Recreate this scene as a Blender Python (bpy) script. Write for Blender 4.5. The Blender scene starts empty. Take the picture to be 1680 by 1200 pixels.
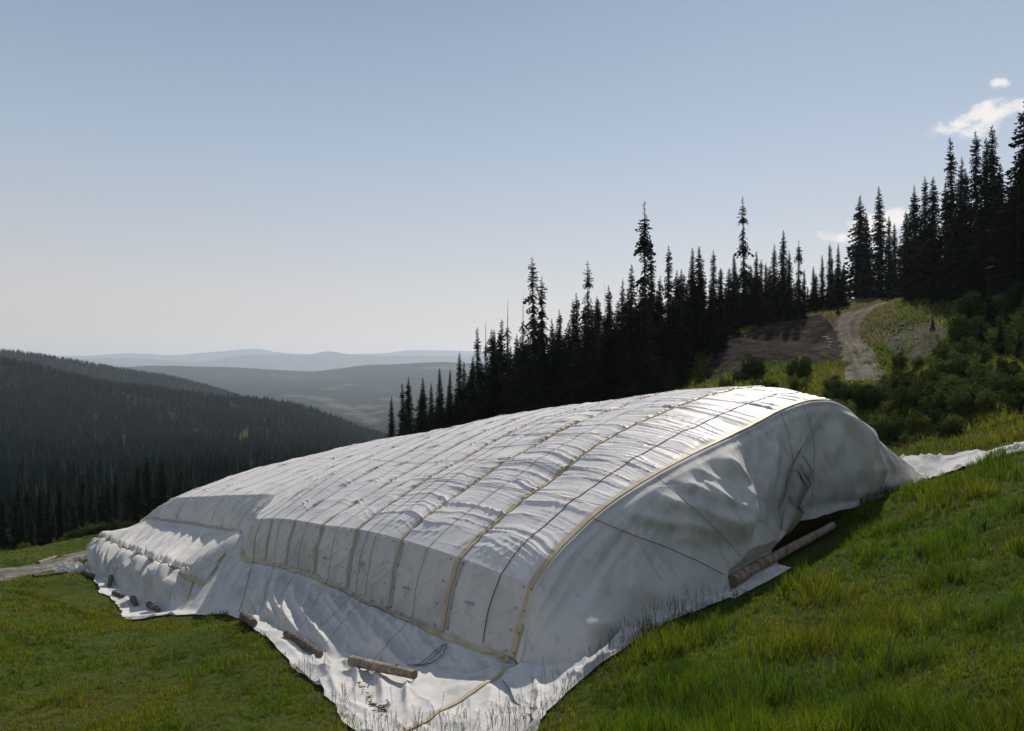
import bpy, math, random
import numpy as np
from mathutils import Vector
R = math.radians
rng = np.random.default_rng(7)
random.seed(7)
scene = bpy.context.scene
COL = scene.collection

# ------------------------------------------------------------------ camera
F = 1250.0
cam_d = bpy.data.cameras.new('camera'); cam = bpy.data.objects.new('camera', cam_d); COL.objects.link(cam)
cam_d.lens = 36 * F / 1680; cam_d.sensor_width = 36
cam.location = (0, 0, 0); cam.rotation_euler = (R(90), 0, 0)
cam_d.clip_start = 0.3; cam_d.clip_end = 60000
scene.camera = cam
scene.view_settings.view_transform = 'Standard'
scene.view_settings.look = 'None'
scene.view_settings.exposure = 0.06
scene.view_settings.gamma = 1
scene.cycles.volume_bounces = 2

# ------------------------------------------------------------------ sun and sky
SUN_AZ, SUN_EL = 22.0, 42.0          # azimuth clockwise from +Y
sd = (math.sin(R(SUN_AZ)) * math.cos(R(SUN_EL)), math.cos(R(SUN_AZ)) * math.cos(R(SUN_EL)), math.sin(R(SUN_EL)))
sun_d = bpy.data.lights.new('sun', 'SUN'); sun = bpy.data.objects.new('sun', sun_d); COL.objects.link(sun)
sun_d.energy = 3.8; sun_d.angle = R(0.55); sun_d.color = (1.0, 0.93, 0.84)
sun.rotation_euler = Vector(sd).to_track_quat('Z', 'Y').to_euler()

world = bpy.data.worlds.new('World'); scene.world = world; world.use_nodes = True
wn, wl = world.node_tree.nodes, world.node_tree.links
wn.clear()
def N(nodes, t, **kw):
    n = nodes.new(t)
    for k, v in kw.items():
        if k in n.inputs: n.inputs[k].default_value = v
        else: setattr(n, k, v)
    return n
def nmath(nodes, links, op, a, b=None, clamp=False):
    n = nodes.new('ShaderNodeMath'); n.operation = op; n.use_clamp = clamp
    for i, q in enumerate((a, b)):
        if q is None: continue
        if isinstance(q, (int, float)): n.inputs[i].default_value = q
        else: links.new(q, n.inputs[i])
    return n.outputs[0]
sky = wn.new('ShaderNodeTexSky'); sky.sky_type = 'NISHITA'; sky.sun_disc = False
sky.sun_elevation = R(SUN_EL); sky.sun_rotation = R(SUN_AZ)
sky.altitude = 1500; sky.air_density = 1.0; sky.dust_density = 1.2; sky.ozone_density = 1.0
tc = wn.new('ShaderNodeTexCoord')
# clouds: soft noise puffs around two directions of the sky
wc_noise = N(wn, 'ShaderNodeTexNoise', Scale=24.0, Detail=9.0, Roughness=0.58)
mp = wn.new('ShaderNodeMapping'); mp.inputs['Scale'].default_value = (1.0, 1.0, 1.8)
wl.new(tc.outputs['Generated'], mp.inputs[0]); wl.new(mp.outputs[0], wc_noise.inputs['Vector'])
def puff(px, py, ax, az, rot=0.0, gain=1.0):
    """ellipse (radians) around a direction; returns 1 at its centre, falling to 0 at the rim"""
    d = Vector(((px - 840) / F, 1, (600 - py) / F)).normalized()
    right = Vector((d.y, -d.x, 0)).normalized(); up = right.cross(d).normalized()
    r2 = right * math.cos(rot) + up * math.sin(rot); u2 = up * math.cos(rot) - right * math.sin(rot)
    out = []
    for v, a in ((r2, ax), (u2, az)):
        dn = wn.new('ShaderNodeVectorMath'); dn.operation = 'DOT_PRODUCT'
        wl.new(tc.outputs['Generated'], dn.inputs[0]); dn.inputs[1].default_value = v
        q = nmath(wn, wl, 'DIVIDE', dn.outputs['Value'], a)
        out.append(nmath(wn, wl, 'MULTIPLY', q, q))
    dn = wn.new('ShaderNodeVectorMath'); dn.operation = 'DOT_PRODUCT'
    wl.new(tc.outputs['Generated'], dn.inputs[0]); dn.inputs[1].default_value = d
    front = nmath(wn, wl, 'GREATER_THAN', dn.outputs['Value'], 0.0)
    e = nmath(wn, wl, 'SUBTRACT', gain, nmath(wn, wl, 'ADD', out[0], out[1]))
    return nmath(wn, wl, 'MULTIPLY', nmath(wn, wl, 'MAXIMUM', e, 0.0), front)
m = puff(1660, 186, 0.085, 0.026, 0.12)
for a in ((1600, 192, 0.050, 0.016, 0.30), (1740, 178, 0.09, 0.03, 0.05),
          (1425, 372, 0.056, 0.024, 0.05), (1385, 384, 0.035, 0.014, 0.0), (1468, 362, 0.030, 0.017, 0.0),
          (1643, 139, 0.016, 0.010, -0.3, .72)):
    m = nmath(wn, wl, 'MAXIMUM', m, puff(*a))
v = nmath(wn, wl, 'MULTIPLY_ADD', wc_noise.outputs['Fac'], 4.2)
wn[-1].inputs[2].default_value = -2.55
v = nmath(wn, wl, 'ADD', v, nmath(wn, wl, 'MULTIPLY', m, 1.12))
ramp = wn.new('ShaderNodeMapRange'); ramp.interpolation_type = 'SMOOTHSTEP'
ramp.inputs['From Min'].default_value = 0.02; ramp.inputs['From Max'].default_value = 0.95
wl.new(v, ramp.inputs['Value'])
gate = nmath(wn, wl, 'MULTIPLY', ramp.outputs[0], nmath(wn, wl, 'MULTIPLY', m, 4.0, True))
gate = nmath(wn, wl, 'MULTIPLY', gate, 0.92)
mix = wn.new('ShaderNodeMix'); mix.data_type = 'RGBA'
mix.inputs['B'].default_value = (9.3, 8.6, 8.2, 1)
wl.new(gate, mix.inputs['Factor'])
# the hazy summer sky pales towards the horizon
sep = wn.new('ShaderNodeSeparateXYZ'); wl.new(tc.outputs['Generated'], sep.inputs[0])
grad = wn.new('ShaderNodeValToRGB'); e = grad.color_ramp.elements
while len(e) < 6: e.new(0.5)
for k, (p, c_) in enumerate([(0.0, (.88, .66, .50)), (.05, (.70, .58, .49)), (.14, (.54, .53, .525)), (.26, (.38, .46, .54)), (.45, (.22, .29, .405)), (1.0, (.17, .20, .26))]):
    e[k].position = p; e[k].color = (*c_, 1)
wl.new(sep.outputs['Z'], grad.inputs[0])
gs = wn.new('ShaderNodeVectorMath'); gs.operation = 'SCALE'; gs.inputs['Scale'].default_value = 10.5; wl.new(grad.outputs[0], gs.inputs[0])
tint = wn.new('ShaderNodeMix'); tint.data_type = 'RGBA'; tint.inputs['Factor'].default_value = .78
wl.new(sky.outputs[0], tint.inputs['A']); wl.new(gs.outputs[0], tint.inputs['B']); wl.new(tint.outputs['Result'], mix.inputs['A'])
bg = wn.new('ShaderNodeBackground'); bg.inputs['Strength'].default_value = 0.10
wo = wn.new('ShaderNodeOutputWorld')
wl.new(mix.outputs['Result'], bg.inputs['Color']); wl.new(bg.outputs[0], wo.inputs[0])

# ------------------------------------------------------------------ helpers
def P(px, py, Y):
    """the point that lies Y metres ahead of the viewpoint on the sight line of a photo pixel"""
    return np.array(((px - 840) / F * Y, Y, (600 - py) / F * Y))
def tag(o, label=None, cat=None, group=None, kind=None):
    if label: o['label'] = label
    if cat: o['category'] = cat
    if group: o['group'] = group
    if kind: o['kind'] = kind
    return o
def empty(name, loc, label, cat, group=None):
    o = bpy.data.objects.new(name, None); COL.objects.link(o); o.location = loc
    o.empty_display_size = 0.5
    return tag(o, label, cat, group)
def np_mesh(name, verts, faces4=None, faces3=None, smooth=True):
    verts = np.asarray(verts, dtype=np.float32).reshape(-1, 3)
    me = bpy.data.meshes.new(name)
    n4 = 0 if faces4 is None else len(faces4); n3 = 0 if faces3 is None else len(faces3)
    me.vertices.add(len(verts)); me.vertices.foreach_set('co', verts.ravel())
    idx = []
    if n4: idx.append(np.asarray(faces4, dtype=np.int32).ravel())
    if n3: idx.append(np.asarray(faces3, dtype=np.int32).ravel())
    idx = np.concatenate(idx)
    me.loops.add(len(idx)); me.loops.foreach_set('vertex_index', idx)
    tot = np.concatenate([np.full(n4, 4), np.full(n3, 3)]).astype(np.int32)
    st = np.concatenate([[0], np.cumsum(tot)[:-1]]).astype(np.int32)
    me.polygons.add(n4 + n3)
    me.polygons.foreach_set('loop_start', st); me.polygons.foreach_set('loop_total', tot)
    me.polygons.foreach_set('use_smooth', np.full(n4 + n3, smooth))
    me.update(calc_edges=True)
    return me
def mobj(name, me, mat=None, parent=None):
    o = bpy.data.objects.new(name, me); COL.objects.link(o)
    if mat is not None and not me.materials: me.materials.append(mat)
    if parent is not None:
        o.parent = parent
        o.matrix_parent_inverse = parent.matrix_basis.inverted()
    return o
def grid_faces(nu, nv):
    i = np.arange(nu - 1)[:, None]; j = np.arange(nv - 1)[None, :]
    a = (i * nv + j).ravel()
    return np.stack([a, a + nv, a + nv + 1, a + 1], 1)
def col_attr(me, name, cols):
    a = me.color_attributes.new(name, 'FLOAT_COLOR', 'POINT')
    c = np.ones((len(me.vertices), 4), dtype=np.float32); c[:, :3] = cols
    a.data.foreach_set('color', c.ravel())
def _h(ix, iy, seed):
    h = (ix.astype(np.int64) * 374761393 + iy.astype(np.int64) * 668265263 + seed * 974634777) & 0xffffffff
    h = ((h ^ (h >> 13)) * 1274126177) & 0xffffffff
    h = (h ^ (h >> 16)) & 0xffffffff
    return h.astype(np.float64) / 4294967295.0
def vnoise(x, y, seed=0):
    x = np.asarray(x, float); y = np.asarray(y, float)
    ix = np.floor(x).astype(np.int64); iy = np.floor(y).astype(np.int64)
    fx = x - ix; fy = y - iy
    fx = fx * fx * fx * (fx * (fx * 6 - 15) + 10); fy = fy * fy * fy * (fy * (fy * 6 - 15) + 10)
    a = _h(ix, iy, seed); b = _h(ix + 1, iy, seed); c = _h(ix, iy + 1, seed); d = _h(ix + 1, iy + 1, seed)
    return (a * (1 - fx) + b * fx) * (1 - fy) + (c * (1 - fx) + d * fx) * fy
def fbm(x, y, seed=0, oct=4):
    s = 0; a = 0.5; t = 0
    for k in range(oct):
        s = s + a * vnoise(x * 2 ** k, y * 2 ** k, seed + k * 17); t += a; a *= 0.5
    return s / t
def ridge(n, p=3): return (1 - np.abs(2 * n - 1)) ** p
def foldwave(ph, seed=0, sharp=.8, var=.6):
    k = np.floor(ph); f = ph - k
    a = 1 - var * _h(k, k * 0, seed)
    t1 = np.clip(f / sharp, 0, 1); t2 = np.clip((f - sharp) / (1 - sharp), 0, 1)
    return a * (t1 * t1 * (1.6 - .6 * t1)) * (1 - t2 * t2 * (3 - 2 * t2))
def sstep(a, b, x):
    t = np.clip((x - a) / (b - a), 0, 1); return t * t * (3 - 2 * t)
def crom(pts, n, closed=False):
    """resample a control polyline (m,k) to n samples by arc length of a Catmull-Rom curve"""
    pts = np.asarray(pts, float); m_ = len(pts)
    ext = np.vstack([2 * pts[0] - pts[1], pts, 2 * pts[-1] - pts[-2]])
    out = []
    for i in range(m_ - 1):
        p0, p1, p2, p3 = ext[i:i + 4]
        t = np.linspace(0, 1, 24, endpoint=False)[:, None]
        out.append(0.5 * (2 * p1 + (p2 - p0) * t + (2 * p0 - 5 * p1 + 4 * p2 - p3) * t ** 2 + (3 * p1 - p0 - 3 * p2 + p3) * t ** 3))
    out = np.vstack(out + [pts[-1:]])
    d = np.concatenate([[0], np.cumsum(np.linalg.norm(np.diff(out[:, :3], axis=0), axis=1))])
    s = np.linspace(0, d[-1], n)
    return np.stack([np.interp(s, d, out[:, k]) for k in range(out.shape[1])], 1)
def crom_axis(G, sub):
    """G (m, n, 3) rows -> Catmull-Rom across the first axis, sub samples per row gap; row k sits at index k*sub"""
    m_ = len(G); ext = np.concatenate([2 * G[:1] - G[1:2], G, 2 * G[-1:] - G[-2:-1]])
    out = []
    for i in range(m_ - 1):
        p0, p1, p2, p3 = ext[i], ext[i + 1], ext[i + 2], ext[i + 3]
        for t in np.arange(sub) / sub:
            out.append(0.5 * (2 * p1 + (p2 - p0) * t + (2 * p0 - 5 * p1 + 4 * p2 - p3) * t ** 2 + (3 * p1 - p0 - 3 * p2 + p3) * t ** 3))
    out.append(G[-1])
    return np.stack(out)
def gnormals(G):
    du = np.gradient(G, axis=0); dv = np.gradient(G, axis=1)
    n = np.cross(du, dv); l = np.linalg.norm(n, axis=2, keepdims=True); return n / np.maximum(l, 1e-9)
def tube_np(pts, r, n=6, caps=True):
    pts = np.asarray(pts, float); m_ = len(pts); r = np.broadcast_to(np.asarray(r, float), (m_,))
    tg = np.gradient(pts, axis=0); tg /= np.maximum(np.linalg.norm(tg, axis=1, keepdims=True), 1e-9)
    up = np.array([0, 0, 1.0]) if abs(tg[:, 2]).mean() < 0.9 else np.array([1.0, 0, 0])
    a = np.cross(tg, up); a /= np.maximum(np.linalg.norm(a, axis=1, keepdims=True), 1e-9); b = np.cross(a, tg)
    th = np.arange(n) / n * 2 * math.pi
    V = pts[:, None] + r[:, None, None] * (np.cos(th)[None, :, None] * a[:, None] + np.sin(th)[None, :, None] * b[:, None])
    V = V.reshape(-1, 3); f = []
    for i in range(m_ - 1):
        for j in range(n):
            f.append((i * n + j, i * n + (j + 1) % n, (i + 1) * n + (j + 1) % n, (i + 1) * n + j))
    return V, np.array(f)

# ------------------------------------------------------------------ materials
def mat(name):
    m_ = bpy.data.materials.new(name); m_.use_nodes = True
    nt = m_.node_tree; b = nt.nodes['Principled BSDF']
    return m_, nt.nodes, nt.links, b
def ramp_(n, stops):
    r = n.new('ShaderNodeValToRGB'); e = r.color_ramp.elements
    while len(e) < len(stops): e.new(0.5)
    for k, (p, c) in enumerate(stops): e[k].position = p; e[k].color = (*c, 1)
    return r
def fabric(name, base, dirt, rough, scale=1.0, spec=0.5, trans=0.12, crinkle=0.25, stain=0.5, weave=None):
    m_, n, l, b = mat(name)
    c = n.new('ShaderNodeTexCoord')
    n1 = N(n, 'ShaderNodeTexNoise', Scale=0.45 * scale, Detail=8.0, Roughness=0.68)
    n2 = N(n, 'ShaderNodeTexNoise', Scale=3.5 * scale, Detail=6.0, Roughness=0.62)
    mp_ = n.new('ShaderNodeMapping'); mp_.inputs['Scale'].default_value = (1, 1, 0.45)
    l.new(c.outputs['Object'], mp_.inputs[0])
    l.new(mp_.outputs[0], n1.inputs['Vector']); l.new(c.outputs['Object'], n2.inputs['Vector'])
    s = nmath(n, l, 'MULTIPLY', n1.outputs['Fac'], n2.outputs['Fac'])
    r = ramp_(n, [(0.0, base), (0.27, base), (0.27 + 0.3 / max(stain, .1), dirt)])
    at = n.new('ShaderNodeAttribute'); at.attribute_name = 'tone'
    tm = n.new('ShaderNodeMix'); tm.data_type = 'RGBA'; tm.blend_type = 'MULTIPLY'; tm.inputs['Factor'].default_value = 1
    l.new(s, r.inputs[0]); l.new(r.outputs[0], tm.inputs['A']); l.new(at.outputs['Color'], tm.inputs['B']); l.new(tm.outputs['Result'], b.inputs['Base Color'])
    b.inputs['Roughness'].default_value = rough
    b.inputs['Specular IOR Level'].default_value = spec
    n3 = N(n, 'ShaderNodeTexNoise', Scale=7.0 * scale, Detail=5.0, Roughness=0.6, Distortion=0.8)
    l.new(c.outputs['Object'], n3.inputs['Vector'])
    bp = N(n, 'ShaderNodeBump', Strength=crinkle, Distance=0.03)
    l.new(n3.outputs['Fac'], bp.inputs['Height'])
    l.new(bp.outputs[0], b.inputs['Normal'])
    if trans:
        tr = n.new('ShaderNodeBsdfTranslucent'); tr.inputs['Color'].default_value = (*base, 1)
        mx = n.new('ShaderNodeMixShader'); mx.inputs[0].default_value = trans
        l.new(b.outputs[0], mx.inputs[1]); l.new(tr.outputs[0], mx.inputs[2])
        l.new(mx.outputs[0], n['Material Output'].inputs[0])
    return m_
M = {}
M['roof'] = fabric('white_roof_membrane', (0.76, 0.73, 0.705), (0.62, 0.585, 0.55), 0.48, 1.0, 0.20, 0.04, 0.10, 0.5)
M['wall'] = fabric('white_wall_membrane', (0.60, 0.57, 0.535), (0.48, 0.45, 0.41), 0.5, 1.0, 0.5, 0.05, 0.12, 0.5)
M['felt'] = fabric('white_felt', (0.66, 0.64, 0.61), (0.42, 0.39, 0.34), 0.92, 1.0, 0.2, 0.06, 0.30, 0.75)
M['gable'] = fabric('dirty_white_felt', (0.66, 0.63, 0.59), (0.47, 0.445, 0.40), 0.92, 0.8, 0.2, 0.05, 0.30, .7)
def simple(name, cols, rough=0.8, scale=6.0, bump=0.3, spec=0.3, stretch=(1, 1, 1), dist=0.02):
    m_, n, l, b = mat(name)
    c = n.new('ShaderNodeTexCoord'); mp_ = n.new('ShaderNodeMapping'); mp_.inputs['Scale'].default_value = stretch
    l.new(c.outputs['Object'], mp_.inputs[0])
    nz = N(n, 'ShaderNodeTexNoise', Scale=scale, Detail=7.0, Roughness=0.65); l.new(mp_.outputs[0], nz.inputs['Vector'])
    k = len(cols); r = ramp_(n, [(0.3 + 0.4 * i / max(k - 1, 1), q) for i, q in enumerate(cols)])
    l.new(nz.outputs['Fac'], r.inputs[0]); l.new(r.outputs[0], b.inputs['Base Color'])
    if name in ('gravel_road', 'grey_gravel', 'soil_track', 'dark_soil'):
        at = n.new('ShaderNodeAttribute'); at.attribute_name = 'tone'; tm = n.new('ShaderNodeMix'); tm.data_type = 'RGBA'; tm.blend_type = 'MULTIPLY'; tm.inputs['Factor'].default_value = 1
        l.new(r.outputs[0], tm.inputs['A']); l.new(at.outputs['Color'], tm.inputs['B']); l.new(tm.outputs['Result'], b.inputs['Base Color'])
    b.inputs['Roughness'].default_value = rough; b.inputs['Specular IOR Level'].default_value = spec
    if bump:
        bp = N(n, 'ShaderNodeBump', Strength=bump, Distance=dist); l.new(nz.outputs['Fac'], bp.inputs['Height']); l.new(bp.outputs[0], b.inputs['Normal'])
    return m_
M['tape'] = simple('yellow_tape', [(0.40, 0.31, 0.17), (0.50, 0.40, 0.23), (0.56, 0.47, 0.31)], 0.55, 2.5, 0.2)
M['rope'] = simple('red_rope', [(0.16, 0.035, 0.035), (0.26, 0.07, 0.06)], 0.8, 9, 0)
M['cord'] = simple('dark_cord', [(0.16, 0.12, 0.115), (0.26, 0.20, 0.19)], 0.8, 9, 0)
M['tie'] = simple('black_tie', [(0.012, 0.012, 0.014), (0.03, 0.03, 0.03)], 0.7, 9, 0)
M['bark'] = simple('bark', [(0.05, 0.04, 0.032), (0.12, 0.095, 0.075), (0.25, 0.21, 0.17)], 0.9, 5, 0.8, stretch=(1, 1, 1), dist=0.04)
M['palebark'] = simple('peeled_log', [(0.10, 0.07, 0.05), (0.26, 0.20, 0.14), (0.46, 0.40, 0.32)], 0.85, 3.5, 0.6, dist=0.03)
M['brownlog'] = simple('brown_log', [(0.10, 0.065, 0.045), (0.28, 0.20, 0.14), (0.48, 0.38, 0.28)], 0.85, 3.0, 0.7, dist=0.03)
M['cutwood'] = simple('cut_wood', [(0.10, 0.075, 0.05), (0.2, 0.15, 0.1)], 0.9, 12, 0.4)
M['trunk'] = simple('trunk_bark', [(0.035, 0.03, 0.026), (0.08, 0.07, 0.06)], 0.95, 4, 0.5)
M['snag'] = simple('dead_wood', [(0.10, 0.095, 0.09), (0.2, 0.19, 0.18)], 0.95, 4, 0.5)
M['stone'] = simple('stone', [(0.11, 0.10, 0.088), (0.22, 0.20, 0.175)], 0.9, 3, 0.6)
M['road'] = simple('gravel_road', [(0.10, 0.086, 0.068), (0.18, 0.155, 0.122), (0.26, 0.228, 0.185)], 0.95, 1.2, 0.5, stretch=(1, 1, 1), dist=0.06, spec=0.0)
M['path'] = simple('grey_gravel', [(0.10, 0.092, 0.08), (0.18, 0.168, 0.15), (0.27, 0.255, 0.23)], 0.95, 1.3, 0.6, dist=0.05, spec=0.0)
M['soil'] = simple('dark_soil', [(0.022, 0.019, 0.016), (0.048, 0.042, 0.036), (0.095, 0.084, 0.070)], 0.95, 0.7, 0.8, dist=0.10, spec=0.0)
M['track'] = simple('soil_track', [(0.035, 0.029, 0.024), (0.06, 0.050, 0.042), (0.085, 0.072, 0.060)], 0.95, 1.1, 0.6, dist=0.06, spec=0.0)
M['bank'] = simple('bare_bank', [(0.05, 0.045, 0.035), (0.11, 0.10, 0.08), (0.17, 0.155, 0.13)], 0.95, 0.8, 0.9, stretch=(1, 1, .35), dist=0.15, spec=0.0)
def leafy(name, tr=0.35, rough=0.6, c0=None, spec=0.25):
    """leaf material: colour from the mesh's own 'col' attribute or a fixed colour varied per object"""
    m_, n, l, b = mat(name)
    if c0 is None:
        a = n.new('ShaderNodeAttribute'); a.attribute_name = 'col'; src = a.outputs['Color']
    else:
        oi = n.new('ShaderNodeObjectInfo')
        r = ramp_(n, [(0, c0[0]), (0.5, c0[1]), (1, c0[2])]); l.new(oi.outputs['Random'], r.inputs[0])
        a = n.new('ShaderNodeAttribute'); a.attribute_name = 'col'
        mm = n.new('ShaderNodeMix'); mm.data_type = 'RGBA'; mm.blend_type = 'MULTIPLY'; mm.inputs['Factor'].default_value = 1
        l.new(r.outputs[0], mm.inputs['A']); l.new(a.outputs['Color'], mm.inputs['B']); src = mm.outputs['Result']
    l.new(src, b.inputs['Base Color']); b.inputs['Roughness'].default_value = rough
    b.inputs['Specular IOR Level'].default_value = spec
    t = n.new('ShaderNodeBsdfTranslucent'); l.new(src, t.inputs['Color'])
    mx = n.new('ShaderNodeMixShader'); mx.inputs[0].default_value = tr
    l.new(b.outputs[0], mx.inputs[1]); l.new(t.outputs[0], mx.inputs[2]); l.new(mx.outputs[0], n['Material Output'].inputs[0])
    return m_
M['grass'] = leafy('grass_blades', 0.55, 0.65, spec=0.12)
M['stalk'] = leafy('dry_stalks', 0.2, 0.8, spec=0.1)
M['needles'] = leafy('fir_needles', 0.03, 0.9, [(0.012, 0.018, 0.010), (0.017, 0.026, 0.013), (0.024, 0.032, 0.015)], spec=0.03)
M['farneedles'] = leafy('far_fir_needles', 0.05, 0.85, spec=0.05)
M['leaves'] = leafy('shrub_leaves', 0.30, 0.9, [(0.026, 0.042, 0.014), (0.060, 0.088, 0.020), (0.13, 0.150, 0.030)], spec=0.05)

# ------------------------------------------------------------------ the pile's plan: cross sections stand in parallel planes
PD = np.array([22.1, 18.0]); PD /= np.linalg.norm(PD)      # along a seam, in plan
AX = np.array([-PD[1], PD[0]])                             # along the pile
BASE = [(0.1, 24.0, -9.2), *[tuple(P(*q)) for q in ((725, 1035, 27.2), (635, 1000, 30.2), (567, 966, 32.9), (514, 942, 35.5),
        (467, 929, 38.0), (434, 921, 40.1), (402, 913, 42.3))]]
def rp(base, px, py):
    s = (px - 840) / F; t = (s * base[1] - base[0]) / (PD[0] - s * PD[1])
    Y = base[1] + PD[1] * t
    return np.array((s * Y, Y, (600 - py) / F * Y))
def tz(base, t, z): return np.array((base[0] + PD[0] * t, base[1] + PD[1] * t, z))
rows = []
def row(base, pix, ts): rows.append([rp(base, *q) for q in pix] + [tz(base, *q) for q in ts])
row(BASE[0], [(877, 962), (905, 920), (940, 882), (1000, 828), (1080, 777), (1150, 740), (1230, 701), (1290, 670), (1340, 657), (1385, 667), (1440, 722), (1500, 772)], [])
row(BASE[1], [(754, 915), (790, 878), (833, 840), (871, 810), (912, 781), (950, 750), (985, 728), (1051, 693), (1137, 658), (1206, 640)], [(22, -1.40), (25, -3.4), (28, -6)])
row(BASE[2], [(659, 885), (697, 850), (737, 823), (812, 769), (861, 740), (924, 706), (1010, 671), (1073, 650)], [(20, -1.55), (23, -2.9), (28, -7)])
row(BASE[3], [(587, 868), (649, 823), (692, 793), (737, 765), (820, 720), (870, 697), (924, 678)], [(17, -2.0), (20, -2.4), (24, -4.6), (28, -7.5)])
row(BASE[4], [(530, 861), (608, 811), (660, 780), (717, 747), (792, 710)], [(13.5, -2.8), (17, -2.45), (20, -2.9), (24, -5.2), (28, -8)])
row(BASE[5], [(484, 853), (540, 816), (600, 778), (679, 738)], [(12, -3.35), (17, -2.9), (20, -3.3), (24, -5.6), (28, -8.5)])
row(BASE[6], [(448, 850)], [(4, -6.1), (8, -4.8), (12, -3.85), (17, -3.4), (20, -3.8), (24, -6), (28, -9)])
row(BASE[7], [(421, 848)], [(4, -6.9), (8, -5.5), (12, -4.4), (17, -3.9), (20, -4.3), (24, -6.5), (28, -9.5)])
def pb(d): return (BASE[7][0] + AX[0] * d, BASE[7][1] + AX[1] * d, 0)
row(pb(2.55), [], [(2.7, -7.84), (6, -6.6), (10, -5.45), (13, -4.8), (17, -4.4), (20, -4.8), (24, -7), (28, -10)])
row(pb(6.7), [], [(2.4, -8.3), (6, -7.25), (10, -6.1), (13, -5.4), (16, -5.1), (19, -5.5), (23, -7.8), (27, -11)])
row(pb(12.3), [], [(1.8, -9.07), (5, -8.1), (8, -7.2), (11, -6.55), (13.5, -6.35), (16, -6.8), (20, -9), (24, -12)])
row(pb(16.8), [], [(1.06, -9.7), (4, -8.8), (7, -8.1), (10, -8.0), (13, -8.6), (17, -10.8), (21, -13.5)])
row(pb(19.2), [], [(1.2, -10.3), (4, -9.6), (7, -9.3), (10, -9.4), (13, -10.3), (17, -12.3), (20, -14.5)])
row(pb(21.7), [], [(1.2, -11.9), (4, -11.4), (7, -11.3), (10, -11.6), (13, -12.3), (16, -13.8), (19, -15.5)])
row(pb(24.2), [], [(0.6, -14.8), (4, -15.0), (7, -15.2), (10, -15.4), (13, -15.6), (16, -15.8), (19, -16.2)])
NVR = 640
ROWS = np.stack([crom(r_, NVR) for r_ in rows])
# lower edge of the walls, lower tape, foot and outer edge of the skirt
WB = [P(845, 1080, 24.0)] + [np.array(b) for b in BASE[1:]] + [P(397, 870, 45), P(374, 866, 48.0), P(318, 857, 52.2), P(266, 851, 55.4), P(246, 848, 57.5), P(222, 864, 59.0), P(205, 880, 60.5)]
SK = [  # mid (second tape on the left), foot, outer hem
 [P(848, 1086, 23.85), P(850, 1094, 23.6), P(890, 1195, 19.2)],
 [P(716, 1072, 26.0), P(705, 1106, 24.7), P(760, 1250, 18.0)],
 [P(612, 1048, 28.4), P(592, 1088, 26.6), P(612, 1222, 19.9)],
 [P(545, 1014, 30.8), P(522, 1060, 28.6), P(540, 1142, 23.9)],
 [P(490, 982, 33.4), P(470, 1034, 30.9), P(478, 1092, 26.9)],
 [P(443, 966, 36.0), P(428, 1008, 34.0), P(412, 1024, 32.4)],
 [P(408, 958, 38.3), P(382, 1004, 36.6), P(376, 1010, 36.0)],
 [P(370, 948, 41.0), P(335, 1002, 39.2), P(330, 1008, 38.6)],
 [P(335, 944, 42.6), P(292, 1000, 40.9), P(262, 1012, 39.6)],
 [P(302, 942, 44.2), P(262, 998, 42.6), P(207, 1017, 40.4)],
 [P(258, 927, 47.6), P(226, 976, 46.0), P(195, 996, 43.9)],
 [P(222, 911, 51.2), P(193, 962, 48.9), P(166, 970, 47.0)],
 [P(194, 898, 54.2), P(170, 944, 51.6), P(155, 951, 50.4)],
 [P(176, 888, 56.8), P(150, 932, 54.4), P(141, 938, 53.4)],
 [P(166, 890, 59.0), P(146, 918, 58.0), P(138, 922, 57.4)]]
# gable: seam point -> (bulge) -> hem on the ground
GH = [P(850, 1090, 23.7), P(905, 1083, 23.1), P(955, 1086, 22.9), P(1010, 1047, 24.2), P(1053, 1017, 25.2), P(1113, 1002, 26.0),
      P(1193, 968, 27.6), P(1245, 925, 29.0), P(1287, 893, 30.8), P(1284, 862, 31.6), P(1342, 850, 33.6), P(1376, 838, 35.2), P(1402, 833, 36.4),
      P(1436, 820, 38.2), P(1470, 803, 40.0), P(1505, 790, 41.6), P(1520, 783, 42.4)]
GA = [P(880, 1192, 19.5), P(912, 1150, 20.6), P(947, 1117, 21.7), P(1037, 1057, 23.6), P(1078, 1030, 24.6), P(1130, 1008, 25.6), P(1200, 978, 27.0)]
STRIP_IN = [P(1456, 762, 45.0), P(1488, 752, 45.4), P(1522, 755, 44.4), P(1560, 754, 43.2), P(1600, 745, 42.5), P(1640, 738, 41.0), P(1680, 729, 39.5), P(1760, 712, 37.0)]
STRIP_OUT = [P(1462, 808, 39.8), P(1494, 797, 40.6), P(1530, 785, 40.0), P(1560, 775, 39.4), P(1600, 762, 38.4), P(1640, 750, 37.4), P(1680, 740, 36.4), P(1760, 722, 34.0)]

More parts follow.
